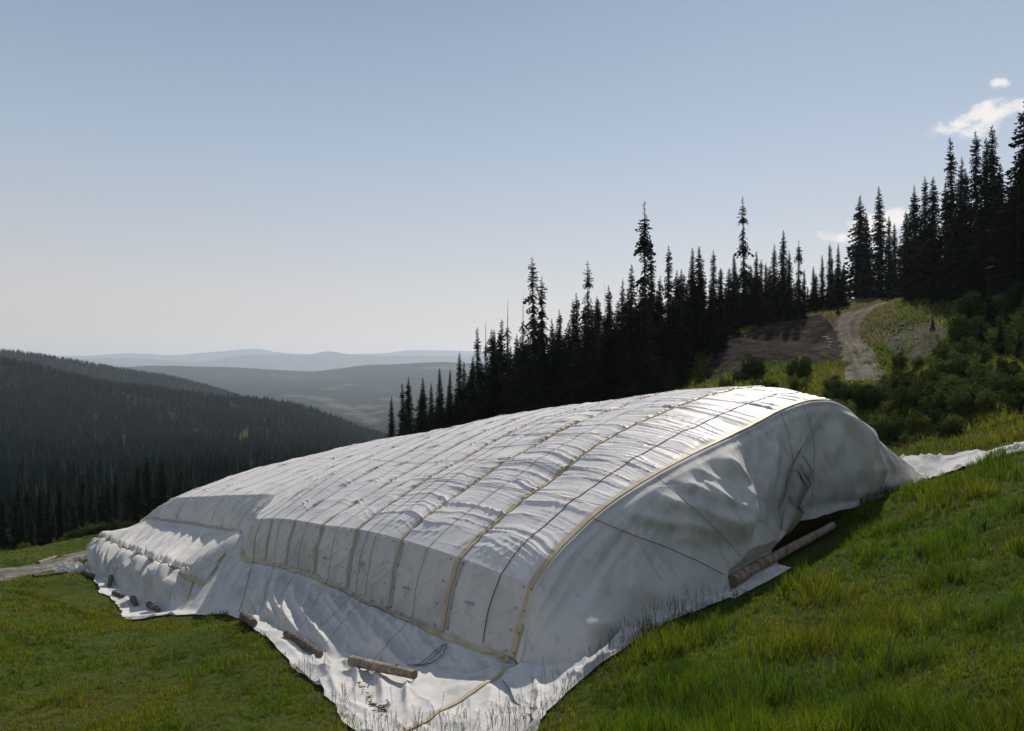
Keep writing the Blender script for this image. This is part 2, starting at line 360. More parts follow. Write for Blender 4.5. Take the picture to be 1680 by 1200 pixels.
# ------------------------------------------------------------------ terrain height: thin-plate surface through surveyed points
ctl = []
def C(px, py, Y): ctl.append(tuple(P(px, py, Y)))
for s_ in SK:
    for q in s_[1:]: ctl.append((q[0], q[1], q[2] - 0.10))
for q in GH[:9:2] + GH[12:] + GA[::2] + STRIP_IN + STRIP_OUT: ctl.append((q[0], q[1], q[2] - 0.10))
for q in ((1345, 880, 34.6), (1300, 905, 31.8)): C(*q)
for q in ((0, 1200, 22), (0, 1080, 28.5), (0, 1000, 36), (0, 940, 52), (0, 906, 66), (200, 1200, 21.5), (400, 1200, 21), (200, 1090, 29), (120, 1000, 40),
          (100, 900, 68), (180, 873, 78), (-300, 1100, 25), (-300, 950, 52), (60, 925, 57),
          (1000, 1200, 18), (1200, 1200, 16.0), (1450, 1200, 14.2), (1680, 1200, 12.8), (1200, 1080, 20.5), (1450, 1050, 19.5), (1680, 1000, 18.5),
          (1450, 920, 26.5), (1680, 860, 25.5), (1560, 840, 30.5), (2100, 1000, 13),
          (1680, 712, 44), (1620, 722, 46), (1500, 742, 50), (1680, 660, 52), (1560, 690, 54), (1450, 700, 58),
          (1450, 650, 68), (1450, 616, 80), (1300, 640, 74), (1200, 628, 82), (1150, 640, 80), (1200, 606, 92), (1180, 578, 103), (1300, 600, 92),
          (1410, 606, 86), (1400, 575, 98), (1385, 540, 114), (1425, 510, 136), (1470, 497, 152), (1300, 560, 112), (1300, 528, 126), (1210, 550, 122),
          (1520, 600, 84), (1500, 545, 104), (1560, 520, 104), (1600, 560, 80), (1680, 600, 62), (1640, 500, 92), (1680, 470, 98), (1560, 470, 130), (1400, 490, 165),
          (1110, 648, 92), (1000, 668, 95), (900, 692, 97), (800, 714, 99), (700, 738, 100), (640, 765, 100), (500, 800, 108),
          (1100, 600, 140), (900, 660, 140), (700, 740, 140), (1250, 520, 185), (1250, 570, 260), (1400, 505, 210), (1400, 540, 290), (1680, 425, 160), (1680, 440, 240), (2000, 380, 140), (1500, 468, 200), (1500, 500, 290), (2100, 420, 280),
          (380, 850, 95), (250, 885, 92), (100, 925, 88), (0, 950, 84), (-300, 960, 84), (300, 860, 150), (0, 900, 150), (-400, 900, 150),
          (600, 800, 200), (300, 850, 240), (0, 870, 240), (-400, 880, 240), (800, 700, 260), (1100, 640, 300), (2300, 800, 40), (2200, 600, 70)): C(*q)
for q in ((0, 0, -6.9), (-30, 0, -8.2), (25, 0, 1.0), (12, 6, -4.4), (0, -30, -4.5), (40, -20, 9), (-50, -20, -8), (50, 20, 6), (-2, 12, -8.4),
          (4, 42, -9.5), (10, 46, -9.2), (-6, 52, -11.5), (-15, 62, -14.5), (4, 34, -10.4), (14, 40, -8.8), (-8, 46, -12), (-18, 54, -15), (26, 50, -6.4)): ctl.append(q)
RL = [P(1385, 625, 78), P(1384, 608, 85), P(1382, 585, 94), P(1372, 550, 110), P(1368, 532, 119), P(1382, 518, 130), P(1420, 503, 142), P(1468, 495, 154), P(1530, 485, 172)]
RR = [P(1462, 625, 76), P(1450, 605, 83), P(1436, 578, 93), P(1414, 548, 106), P(1410, 534, 113), P(1422, 522, 122), P(1444, 511, 134), P(1476, 500, 146), P(1536, 490, 163)]
DL = [P(1150, 592, 94), P(1185, 560, 108), P(1208, 545, 118), P(1250, 532, 128), P(1310, 524, 134), P(1340, 517, 136)]
DR = [P(1165, 612, 88), P(1240, 606, 88), P(1300, 602, 90), P(1345, 600, 90), P(1384, 592, 92), P(1378, 552, 110)]
for q in RL[::2] + RR[::2] + DL[1::2] + DR[1::2]: ctl.append((q[0], q[1], q[2] - 0.1))
ctl = np.array(ctl)
# drop near-duplicates
keep = []
for i, q in enumerate(ctl):
    if all(np.hypot(*(ctl[j, :2] - q[:2])) > (0.5 if q[1] < 60 else 3.0) for j in keep): keep.append(i)
ctl = ctl[keep]
def _phi(r2): return 0.5 * r2 * np.log(r2 + 1e-9)
n_ = len(ctl); SC = 50.0
X_ = ctl[:, :2] / SC
K = _phi(((X_[:, None] - X_[None]) ** 2).sum(-1)) + np.eye(n_) * 1e-5
A_ = np.zeros((n_ + 3, n_ + 3)); A_[:n_, :n_] = K; A_[:n_, n_] = 1; A_[:n_, n_ + 1:] = X_; A_[n_:, :n_] = A_[:n_, n_:].T
W_ = np.linalg.solve(A_, np.concatenate([ctl[:, 2], np.zeros(3)]))
def ground0(x, y):
    x = np.asarray(x, float); y = np.asarray(y, float); sh = x.shape
    q = np.stack([x.ravel(), y.ravel()], 1) / SC; out = np.empty(len(q))
    for i in range(0, len(q), 20000):
        z = q[i:i + 20000]
        out[i:i + 20000] = _phi(((z[:, None] - X_[None]) ** 2).sum(-1)) @ W_[:n_] + W_[n_] + z @ W_[n_ + 1:]
    return out.reshape(sh)
# footprint of all the cloth, in plan
FOOT = np.array([q[:2] for q in [s_[2] for s_ in SK][::-1]] + [q[:2] for q in GA] + [q[:2] for q in GH[7:]] + [r_[-1][:2] for r_ in rows])
def inside(poly, x, y):
    x = np.asarray(x); y = np.asarray(y); r_ = np.zeros(x.shape, bool); n = len(poly); j = n - 1
    for i in range(n):
        xi, yi = poly[i]; xj, yj = poly[j]
        c = ((yi > y) != (yj > y)) & (x < (xj - xi) * (y - yi) / (yj - yi + 1e-12) + xi); r_ ^= c; j = i
    return r_
MOUNDP = np.array([q[:2] for q in [s_[1] for s_ in SK][::-1]] + [q[:2] for q in GH[1:]] + [r_[-1][:2] for r_ in rows])
def ground(x, y):
    x = np.asarray(x, float); y = np.asarray(y, float)
    z = ground0(x, y)
    off = sstep(0, 10, np.hypot(x, y) - 8)
    z = z + (fbm(x * 0.55, y * 0.55, 3) - 0.5) * 0.22 * off + (fbm(x * 0.12, y * 0.12, 9) - 0.5) * 0.5 * sstep(70, 110, np.hypot(x, y))
    return z
xs = np.concatenate([-np.geomspace(40, 420, 50)[::-1], np.arange(-39.6, 46, 0.4), np.geomspace(46.5, 300, 70)])
ys = np.concatenate([-np.geomspace(8, 120, 14)[::-1], np.arange(-7, 9, 1.5), np.arange(9, 60, 0.4), np.geomspace(60.5, 330, 160)])
GX, GY = np.meshgrid(xs, ys, indexing='ij')
GZ = ground(GX, GY)
GZ = np.where(inside(MOUNDP, GX, GY), GZ - 0.12, GZ)
def gz(x, y):
    """height of the terrain mesh itself (bilinear)"""
    x = np.asarray(x, float); y = np.asarray(y, float)
    i = np.clip(np.searchsorted(xs, x) - 1, 0, len(xs) - 2); j = np.clip(np.searchsorted(ys, y) - 1, 0, len(ys) - 2)
    fx = np.clip((x - xs[i]) / (xs[i + 1] - xs[i]), 0, 1); fy = np.clip((y - ys[j]) / (ys[j + 1] - ys[j]), 0, 1)
    return (GZ[i, j] * (1 - fx) + GZ[i + 1, j] * fx) * (1 - fy) + (GZ[i, j + 1] * (1 - fx) + GZ[i + 1, j + 1] * fx) * fy
def on_ground(px, py, y0=30, y1=320):
    """where the sight line of a pixel meets the terrain"""
    Y = np.linspace(y0, y1, 3000); x = (px - 840) / F * Y; z = (600 - py) / F * Y
    h = z - gz(x, Y); k = np.where(h < 0)[0]
    if len(k) == 0: return np.array((x[-1], Y[-1], gz(x[-1], Y[-1])))
    k = k[0]; return np.array((x[k], Y[k], z[k]))
OUTD = np.array((-AX[0], -AX[1]))
la, lb = on_ground(1188, 972, 18), on_ground(1350, 882, 22)
for q in (la, lb): q[:2] += OUTD * .42; q[2] = float(gz(q[0], q[1])) + .40
_ax = (lb - la)[:2]; _L = np.linalg.norm(_ax); _ax /= _L
_t = ((GX - la[0]) * _ax[0] + (GY - la[1]) * _ax[1]) / _L; _p = (GX - la[0]) * _ax[1] - (GY - la[1]) * _ax[0]
_lim = la[2] + (lb[2] - la[2]) * _t - .30 + .9 * np.maximum(np.abs(_p - .3) - 1.1, 0) + 3 * np.maximum(np.abs(_t - .5) - .55, 0) * _L
GZ = np.minimum(GZ, np.where(np.abs(_p) < 4, _lim, 1e3))
# ground material: earth and low herbs
m_, n, l, b = mat('meadow_earth')
c = n.new('ShaderNodeTexCoord')
na = N(n, 'ShaderNodeTexNoise', Scale=0.16, Detail=8.0, Roughness=0.65); nb = N(n, 'ShaderNodeTexNoise', Scale=5.0, Detail=8.0, Roughness=0.7)
l.new(c.outputs['Object'], na.inputs['Vector']); l.new(c.outputs['Object'], nb.inputs['Vector'])
ra = ramp_(n, [(0.35, (0.035, 0.065, 0.010)), (0.55, (0.065, 0.085, 0.014)), (0.75, (0.095, 0.085, 0.024))])
rb = ramp_(n, [(0.3, (0.45, 0.45, 0.45)), (0.7, (1.25, 1.25, 1.2))])
l.new(na.outputs['Fac'], ra.inputs[0]); l.new(nb.outputs['Fac'], rb.inputs[0])
mm = n.new('ShaderNodeMix'); mm.data_type = 'RGBA'; mm.blend_type = 'MULTIPLY'; mm.inputs['Factor'].default_value = 1
l.new(ra.outputs[0], mm.inputs['A']); l.new(rb.outputs[0], mm.inputs['B']); l.new(mm.outputs['Result'], b.inputs['Base Color'])
b.inputs['Roughness'].default_value = 1; b.inputs['Specular IOR Level'].default_value = 0.1
bp = N(n, 'ShaderNodeBump', Strength=0.9, Distance=0.12); l.new(nb.outputs['Fac'], bp.inputs['Height']); l.new(bp.outputs[0], b.inputs['Normal'])
M['earth'] = m_
me = np_mesh('ground', np.stack([GX, GY, GZ], -1), grid_faces(len(xs), len(ys)))
tag(mobj('ground', me, M['earth']), kind='structure')

def drape(name, left, right, mat_, off, n=80, w=10, kind='structure', noise=0.0, parent=None):
    a = crom(np.array([(q[0], q[1], 0) for q in left]), n); c_ = crom(np.array([(q[0], q[1], 0) for q in right]), n)
    t = np.linspace(0, 1, w)[None, :, None]; G = a[:, None] * (1 - t) + c_[:, None] * t
    e = (fbm(G[..., 0] * .8, G[..., 1] * .8, 21) - .5) * noise
    edge = np.sin(np.linspace(0, 1, w) * math.pi)[None, :]
    G[..., 0] += e * (1 - edge); G[..., 1] += e * (1 - edge)
    G[..., 2] = gz(G[..., 0], G[..., 1]) + off * (0.25 + 0.75 * np.minimum(edge * 2, 1))
    me_ = np_mesh(name, G, grid_faces(n, w)); tt = (np.linspace(0, 1, w)[None, :] * np.ones((n, 1))); ss = np.linspace(0, 1, n)[:, None] * np.ones((1, w))
    rut = .72 + .5 * vnoise(tt * 9, ss * 5, 650) + .18 * (vnoise(tt * 3, ss * 30, 651) - .5) - .18 * np.exp(-((np.abs(tt - .5) - .22) / .07) ** 2)
    col_attr(me_, 'tone', rut.ravel()[:, None] * np.ones((1, 3)))
    o = mobj(name, me_, mat_, parent)
    if kind: tag(o, kind=kind)
    return o
#@@STRUCT
def px_lr(pairs, y0=60):
    return [on_ground(a, b_, y0) for a, b_, _, _ in pairs], [on_ground(c_, d_, y0) for _, _, c_, d_ in pairs]
drape('road', RL, RR, M['road'], 0.22, 200, 40, noise=2.2)
drape('dirt_clearing', DL, DR, M['soil'], 0.10, 60, 30, noise=5)
TL = [P(1180, 574, 103), P(1250, 572, 103), P(1320, 578, 100), P(1384, 592, 92)]
TR = [P(1178, 580, 100), P(1250, 580, 99), P(1320, 588, 95), P(1384, 606, 87)]
drape('dirt_track', TL, TR, M['track'], 0.22, 60, 8, noise=.8)
BL = [P(1446, 556, 100), P(1470, 535, 106), P(1495, 520, 108), P(1530, 512, 106)]
BR = [P(1468, 590, 88), P(1500, 580, 86), P(1530, 570, 86), P(1560, 545, 92)]
drape('bare_bank', BL, BR, M['bank'], 0.12, 40, 16, noise=1.5)
PL = [P(-200, 930, 62), P(-60, 932, 56), P(0, 932, 54.5), P(60, 925, 57), P(110, 914, 61), P(150, 905, 66), P(190, 893, 72)]
PR = [P(-200, 985, 47), P(-60, 968, 47), P(0, 955, 48.5), P(50, 940, 52), P(100, 930, 55), P(150, 915, 61), P(190, 902, 67)]
drape('gravel_path', PL, PR, M['path'], 0.05, 90, 24, noise=1.6)

# ------------------------------------------------------------------ far land
def clear_mask(x, y, z, near):
    px = 840 + x / y * F; py = 600 - z / y * F; m_ = np.zeros(px.shape)
    if near:
        pts = [(405, 712, 34, 9, -.75), (432, 690, 12, 8, -.9), (378, 735, 16, 8, -.5), (206, 738, 9, 6, 0), (95, 772, 14, 5, 0), (52, 778, 9, 6, 0), (20, 760, 8, 4, 0), (445, 660, 5, 3, 0), (360, 780, 14, 5, 0), (170, 790, 22, 5, 0)]
    else:
        pts = [(560, 668, 34, 6, .18), (600, 684, 30, 5, .15), (530, 655, 22, 3, .1), (622, 676, 20, 2, -.25), (610, 692, 12, 4, 0), (585, 676, 10, 3, 0), (480, 650, 18, 2, 0), (640, 655, 26, 2.5, .05)]
    wob = (fbm(x * (.02 if near else .004), y * (.02 if near else .004), 640) - .5) * 1.6
    for cx, cy, a, b_, r in pts:
        dx, dy = px - cx, py - cy; u_ = (dx * math.cos(r) + dy * math.sin(r)) / a; v_ = (-dx * math.sin(r) + dy * math.cos(r)) / b_
        m_ = np.maximum(m_, sstep(1.15, .75, np.hypot(u_, v_) + wob))
    k_ = 1.0 if near else .35
    return m_ * (.25 + .75 * sstep(.35, .65, fbm(x * .05 * k_, y * .05 * k_, 641, 3))) * (.8 if near else .6)
def fold_hill(name, prof, sub, mat_, rough=0.0, seed=1, nv=90, fs=0.004):
    G = np.stack([crom(np.array(r_), nv) for r_ in prof]); G = crom_axis(G, sub)
    if rough: G[..., 2] += (fbm(G[..., 0] * fs, G[..., 1] * fs, seed, 5) - .5) * rough
    me_ = np_mesh(name, G, grid_faces(*G.shape[:2]))
    if name != 'second_ridge': col_attr(me_, 'clear', clear_mask(G[..., 0].ravel(), G[..., 1].ravel(), G[..., 2].ravel(), name == 'near_ridge')[:, None] * np.ones((1, 3)))
    tag(mobj(name, me_, mat_), kind='structure')
    return G
def forest_mat(name, a, b_, patch, sc, thr=0.62, bumpd=6.0):
    m_, n, l, b = mat(name); c = n.new('ShaderNodeTexCoord')
    n1 = N(n, 'ShaderNodeTexNoise', Scale=sc, Detail=9.0, Roughness=0.75)
    n2 = N(n, 'ShaderNodeTexNoise', Scale=sc * 0.055, Detail=6.0, Roughness=0.6)
    n3 = N(n, 'ShaderNodeTexNoise', Scale=sc * 0.28, Detail=7.0, Roughness=0.7)
    for q in (n1, n2, n3): l.new(c.outputs['Object'], q.inputs['Vector'])
    r = ramp_(n, [(0.35, a), (0.65, b_)]); l.new(n1.outputs['Fac'], r.inputs[0])
    s = nmath(n, l, 'ADD', nmath(n, l, 'MULTIPLY', n2.outputs['Fac'], 0.6), nmath(n, l, 'MULTIPLY', n3.outputs['Fac'], 0.4))
    k = n.new('ShaderNodeMapRange'); k.inputs['From Min'].default_value = thr; k.inputs['From Max'].default_value = thr + 0.05; l.new(s, k.inputs[0])
    mx = n.new('ShaderNodeMix'); mx.data_type = 'RGBA'; mx.inputs['B'].default_value = (*patch, 1)
    l.new(k.outputs[0], mx.inputs['Factor']); l.new(r.outputs[0], mx.inputs['A']); l.new(mx.outputs['Result'], b.inputs['Base Color'])
    ca = n.new('ShaderNodeAttribute'); ca.attribute_name = 'clear'
    cm = n.new('ShaderNodeMix'); cm.data_type = 'RGBA'; cm.inputs['B'].default_value = (.105, .11, .045, 1) if name == 'forest_floor' else (.21, .185, .13, 1)
    l.new(ca.outputs['Fac'], cm.inputs['Factor']); l.new(mx.outputs['Result'], cm.inputs['A']); l.new(cm.outputs['Result'], b.inputs['Base Color'])
    b.inputs['Roughness'].default_value = 1; b.inputs['Specular IOR Level'].default_value = 0
    bp = N(n, 'ShaderNodeBump', Strength=1.0, Distance=bumpd); l.new(n1.outputs['Fac'], bp.inputs['Height']); l.new(bp.outputs[0], b.inputs['Normal'])
    return m_
M['forestfloor'] = forest_mat('forest_floor', (0.016, 0.022, 0.012), (0.035, 0.042, 0.02), (0.11, 0.115, 0.045), 0.05, 0.57, 3)
M['hillforest'] = forest_mat('hill_forest', (0.014, 0.020, 0.014), (0.045, 0.052, 0.034), (0.09, 0.085, 0.05), 0.030, 0.60, 14)
M['valley'] = forest_mat('valley_floor', (0.012, 0.017, 0.011), (0.045, 0.05, 0.03), (0.12, 0.115, 0.075), 0.014, 0.56, 14)
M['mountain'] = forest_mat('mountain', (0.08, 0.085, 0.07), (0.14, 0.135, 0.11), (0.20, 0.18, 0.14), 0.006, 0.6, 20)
# near forested ridge
NR = [[P(-700, 900, 240), P(-700, 790, 480), P(-700, 680, 850), P(-700, 560, 1150), P(-700, 530, 1300), P(-700, 560, 1500), P(-700, 640, 1900)],
      [P(-300, 895, 245), P(-300, 790, 490), P(-300, 690, 860), P(-300, 590, 1200), P(-300, 566, 1350), P(-300, 590, 1550), P(-300, 640, 2000)],
      [P(0, 885, 250), P(0, 790, 500), P(0, 710, 880), P(0, 625, 1250), P(0, 600, 1400), P(0, 618, 1600), P(0, 660, 2100)],
      [P(150, 880, 250), P(150, 790, 500), P(150, 725, 900), P(150, 650, 1300), P(150, 631, 1450), P(150, 645, 1650), P(150, 680, 2100)],
      [P(300, 865, 250), P(300, 790, 500), P(300, 730, 950), P(300, 670, 1350), P(300, 652, 1500), P(300, 664, 1700), P(300, 690, 2100)],
      [P(450, 850, 260), P(450, 790, 520), P(450, 740, 950), P(450, 685, 1400), P(450, 668, 1550), P(450, 678, 1750), P(450, 700, 2100)],
      [P(550, 840, 260), P(550, 790, 520), P(550, 750, 950), P(550, 706, 1500), P(550, 692, 1650), P(550, 702, 1850), P(550, 712, 2200)],
      [P(640, 830, 270), P(640, 800, 550), P(640, 765, 1000), P(640, 736, 1550), P(640, 724, 1700), P(640, 726, 1900), P(640, 722, 2300)],
      [P(760, 800, 300), P(760, 800, 600), P(760, 785, 1100), P(760, 765, 1650), P(760, 755, 1800), P(760, 745, 2000), P(760, 730, 2400)],
      [P(1100, 700, 340), P(1100, 760, 600), P(1100, 780, 1100), P(1100, 775, 1650), P(1100, 765, 1800), P(1100, 750, 2000), P(1100, 735, 2400)]]
GN1 = fold_hill('near_ridge', NR, 26, M['forestfloor'], 22, 5, 240, 0.006)
FRp = [[P(-700, 600, 1900), P(-700, 540, 2400), P(-700, 520, 2700), P(-700, 560, 3100)],
       [P(-200, 640, 1900), P(-200, 580, 2400), P(-200, 560, 2700), P(-200, 590, 3100)],
       [P(0, 660, 1950), P(0, 600, 2400), P(0, 580, 2700), P(0, 610, 3100)],
       [P(90, 670, 2000), P(90, 608, 2450), P(90, 591, 2750), P(90, 620, 3150)],
       [P(195, 680, 2050), P(195, 625, 2500), P(195, 608, 2800), P(195, 630, 3200)],
       [P(285, 690, 2100), P(285, 640, 2550), P(285, 623, 2850), P(285, 640, 3250)],
       [P(375, 695, 2100), P(375, 662, 2550), P(375, 648, 2850), P(375, 655, 3250)],
       [P(440, 700, 2100), P(440, 680, 2550), P(440, 668, 2850), P(440, 672, 3250)],
       [P(560, 712, 2150), P(560, 700, 2600), P(560, 694, 2850), P(560, 692, 3300)]]
GN2 = fold_hill('second_ridge', FRp, 12, M['hillforest'], 14, 8, 60)
# mid hill with the valley floor in front of it
def mid(px, top, Yt): return [P(px, 760, 1700), P(px, 722, 2300), P(px, 697, 3400), P(px, 672, 4800), P(px, 640, 6600), P(px, top + 12, 8600), P(px, top, 9500), P(px, top + 10, 10500), P(px, 640, 12500)]
MH = [mid(p_, t_, 0) for p_, t_ in ((-700, 596), (-100, 598), (100, 600), (186, 602), (270, 600), (340, 602), (430, 606), (508, 610), (560, 605), (602, 600), (720, 595), (780, 596), (950, 600), (1300, 600), (1900, 598))]
fold_hill('valley_hills', MH, 40, M['valley'], 26, 12, 300, 0.002)
def mount(name, pts, Y, seed, base):
    top = crom(np.array([P(a, b_, Y) for a, b_ in pts]), 260)
    top[:, 2] += (fbm(top[:, 0] * 0.002, top[:, 1] * 0, seed, 5) - .5) * 30
    G = []
    for f, dz in ((-1800, 0.0), (-1200, 0.35), (-600, 0.75), (0, 1.0), (500, 0.85), (1300, 0.2)):
        q = top.copy(); q[:, 1] += f; q[:, 2] = base + (top[:, 2] - base) * dz
        if dz < 1: q[:, 2] += (fbm(q[:, 0] * 0.0015, q[:, 1] * 0.0015, seed + 3) - .5) * 60
        G.append(q)
    G = crom_axis(np.stack(G), 8)
    tag(mobj(name, np_mesh(name, G, grid_faces(*G.shape[:2])), M['mountain']), kind='structure')
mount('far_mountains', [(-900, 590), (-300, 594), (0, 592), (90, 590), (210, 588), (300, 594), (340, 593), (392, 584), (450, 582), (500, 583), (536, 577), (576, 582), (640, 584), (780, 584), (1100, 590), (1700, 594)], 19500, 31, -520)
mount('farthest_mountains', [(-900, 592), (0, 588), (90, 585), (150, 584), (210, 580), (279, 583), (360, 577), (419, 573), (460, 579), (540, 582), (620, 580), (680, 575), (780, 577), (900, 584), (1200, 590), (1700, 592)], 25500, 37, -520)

# ------------------------------------------------------------------ the cover
cover = empty('snow_pile_cover', (-2, 36, -9), 'huge white tarpaulin cover taped in strips over a long stored snow pile on the meadow', 'tarpaulin')
SUB = 64
def patch(name, G, mat_, parent=cover, tone=None):
    me_ = np_mesh(name, G, grid_faces(*G.shape[:2]))
    # worn cloth: dust smudges and scuffs with their own shapes
    x, y, z = G[..., 0].ravel(), G[..., 1].ravel(), G[..., 2].ravel()
    t = 1 - .10 * sstep(.52, .72, fbm(x * .8 + z, y * .8, 601)) - .10 * sstep(.60, .75, fbm(x * 2.3, y * 2.3 + z * 1.5, 602)) - .16 * sstep(.70, .80, fbm(x * 4.1 + z * 2, y * 4.1, 603))
    if tone is not None: t = t * tone.ravel()
    col_attr(me_, 'tone', t[:, None] * np.array((1, .995, .985)))
    return mobj(name, me_, mat_, parent)
def traced(G_, N_, feats):
    """displacement from folds traced as lines: (points, height, soft width, steep width); the steep side lies to the right of travel"""
    px = np.stack([840 + G_[..., 0] / G_[..., 1] * F, 600 - G_[..., 2] / G_[..., 1] * F], -1)
    tot = np.zeros(G_.shape[:2])
    for pts, h_, ws, wsteep in feats:
        c_ = crom(np.array([(a_, b_, 0) for a_, b_ in pts]), 40)[:, :2]
        best = np.full(G_.shape[:2], 1e9); side = np.zeros(G_.shape[:2]); tt = np.zeros(G_.shape[:2])
        sc = F / G_[..., 1]
        for k_ in range(39):
            a_, b_ = c_[k_], c_[k_ + 1]; ab = b_ - a_; L2 = (ab ** 2).sum() + 1e-9
            t_ = np.clip(((px - a_) @ ab) / L2, 0, 1); q_ = a_ + t_[..., None] * ab; dv = px - q_; dd = np.hypot(dv[..., 0], dv[..., 1])
            m_ = dd < best; best = np.where(m_, dd, best); side = np.where(m_, ab[0] * dv[..., 1] - ab[1] * dv[..., 0], side); tt = np.where(m_, (k_ + t_) / 39, tt)
        dm = best / sc
        w_ = np.where(side > 0, wsteep, ws)
        prof = np.where(side > 0, np.exp(-(dm / w_) ** 2), np.exp(-(dm / w_) ** 1.3))
        tot = tot + h_ * prof * (sstep(0, .30, tt) * (1 - .75 * sstep(.6, 1, tt)))
    return tot
# roof
G = crom_axis(ROWS, SUB)
G = G[:, :]
nu, nv = G.shape[:2]
U = (np.arange(nu) / SUB)[:, None] * np.ones((1, nv))
L_ = np.concatenate([np.zeros((nu, 1)), np.cumsum(np.linalg.norm(np.diff(G, axis=1), axis=2), axis=1)], 1)   # metres up from the bend
nrm = gnormals(G); nrm *= np.sign(nrm[..., 2:3])
fu = np.abs(U - np.round(U)); cu = U - np.floor(U)
wr = 1 - sstep(1.6, 4.2, U)
edge = sstep(0, 1.2, L_)
warp = (fbm(U * 1.1, L_ * 0.25, 40) - .5)
sag = np.sin(cu * math.pi)
# long folds running along the pile between two seams, sharper on the right-hand strips
t1 = L_ * 0.80 - sag * 0.22 + warp * .8 + .25 * (fbm(U * .9, L_ * .8, 41) - .5)
kk = np.floor(U)
pres = sstep(.42, .62, vnoise(U * .9 + 7, t1 * .6 + kk * 5, 50))
fan = 1 + .35 * cu
def crease(fu_, ft_, seed, p, ext=.30):
    n0 = vnoise(U * fu_ + kk * 2.37 + seed, t1 * ft_ + kk * 5.1, seed)
    return ridge(n0, p) * sstep(ext, ext + .3, vnoise(U * .9 + seed, t1 * ft_ * .55 + kk * 3.9, seed + 1))
wq = 1.15 * wr + .42 * (1 - wr)
grow = .35 + .65 * np.maximum(sstep(.7, 0, cu), .6 * sstep(.6, 1, cu))
d = 0.115 * wr * crease(.33, 1.3, 51, 11, .15) * grow
d += 0.060 * wq * crease(.42, 2.4, 52, 8, .2) * (.5 + .5 * grow)
d += 0.040 * wq * crease(.5, 4.6, 53, 6, .25)
d += 0.020 * wq * crease(.6, 8.0, 54, 4, .3)
d += 0.05 * wr * foldwave(-(t1 * .9 + kk * 3.3 + .5 * (vnoise(U * 1.1, t1 * .6, 49) - .5)), 58, .9, .95) * vnoise(U * .8 + 4, t1 * .9, 59)
d += 0.02 * wq * np.exp(-(fu / .09) ** 2) * ridge(vnoise(U * 3, L_ * 1.1 + kk, 57), 8)
d += 0.05 * (fbm(U * 1.0, L_ * 0.35, 55, 2) - .5) * 2
# small crescent gathers round the tie-downs
for side, seed in ((0.0, 61), (0.5, 62)):
    ci = np.round(U - side) + side; cell = np.floor(L_ / 2.1 + _h(np.round(ci * 2), ci * 0, seed) * 1.0)
    h1 = _h(np.round(ci * 2), cell, seed + 1); h2 = _h(np.round(ci * 2), cell, seed + 2)
    tl = (cell + 0.3 + 0.4 * h1 - _h(np.round(ci * 2), ci * 0, seed)) * 2.1
    dx_ = (U - ci) * 3.6 - (h2 - .5) * .5; dy_ = L_ - tl
    rr = np.hypot(dx_, dy_ * 1.1); ang = h1 * 3 + 0.6
    q = dx_ * np.cos(ang) + dy_ * np.sin(ang) + 0.45 * (dx_ * np.sin(ang) - dy_ * np.cos(ang)) ** 2
    d += 0.065 * (h2 > .2) * np.exp(-(rr / 0.60) ** 2) * np.exp(-(q / 0.065) ** 2) * (1 - 0.7 * wr)
    d += 0.05 * (h2 > .2) * np.exp(-(rr / 0.66) ** 2) * np.exp(-((q - 0.24) / 0.055) ** 2) * (1 - .7 * wr)
    d += 0.012 * np.exp(-(rr / 0.5) ** 2) * ridge(vnoise(dx_ * 2 + ci * 7, dy_ * 5 + cell * 3, seed + 5), 3)
d += -0.035 * np.exp(-(fu / 0.03) ** 2) - 0.02 * np.exp(-(np.abs(cu - .5) / 0.02) ** 2)
# gathers along the roof's edge
d += 0.10 * np.exp(-(L_ / 0.9) ** 2) * ridge(vnoise(U * 9 + L_ * 1.2, L_ * .3, 66), 3) * sstep(0, .25, L_)
roofG = G + nrm * (d * edge * (1 - sstep(13.2, 14, U)) * sstep(0, .14, U))[..., None]
# soften the very edge
patch('roof_sheet', roofG, M['roof'], tone=(.93 + .09 * _h(np.floor(U), U * 0, 610)) * (1 - .12 * np.exp(-((cu - .09) / .035) ** 2) * (U < 7)))

# walls
NVW = 70
WT = ROWS[:, 0]
Gw = []
for k in range(15):
    a, b_ = WT[k], WB[k]; mid_ = (a + b_) / 2; mid_[:2] += -PD * (0.10 if k else .03); mid_[2] += 0.05 if k else .02
    Gw.append(crom([a, mid_, b_], NVW))
Gw = crom_axis(np.stack(Gw), SUB)
Gw[:, 0] = G[:, 0]
nw = gnormals(Gw); nw *= np.sign((nw[..., :2] @ -PD))[..., None]
Uw = (np.arange(nu) / SUB)[:, None] * np.ones((1, NVW)); Vw = np.linspace(0, 1, NVW)[None] * np.ones((nu, 1)); cw = Uw - np.floor(Uw)
diag = np.where(cw < .5, cw, 1 - cw)
dw = 0.05 * ridge(vnoise(Uw * 4 + (1 - Vw) * 2 * (cw - .5), Vw * 1.2, 71), 4) * np.sin(Vw * math.pi)
dw += 0.04 * ridge(vnoise((Vw * 2.2 - cw * 2.0) * 2.6 + np.floor(Uw) * 5, (Vw + cw) * 1.2, 72), 5) * np.sin(Vw * math.pi)
dw += 0.09 * (fbm(Uw * 1.7, Vw * 1.6, 73) - .5) * np.sin(Vw * math.pi)
dw += 0.09 * np.exp(-(Vw / .16) ** 2) * ridge(vnoise(Uw * 9, Vw * 2, 74), 3) * sstep(0, .05, Vw)
dw += -0.07 * np.exp(-(np.abs(Uw - np.round(Uw)) / .03) ** 2) * np.sin(Vw * math.pi)
wl_ = sstep(7.6, 8.2, Uw)
dw += wl_ * 0.14 * ridge(vnoise(Uw * 7 + Vw * 1.1, Vw * .6, 75), 2) * Vw
Gw = Gw + nw * (dw * sstep(0, .14, Uw))[..., None]
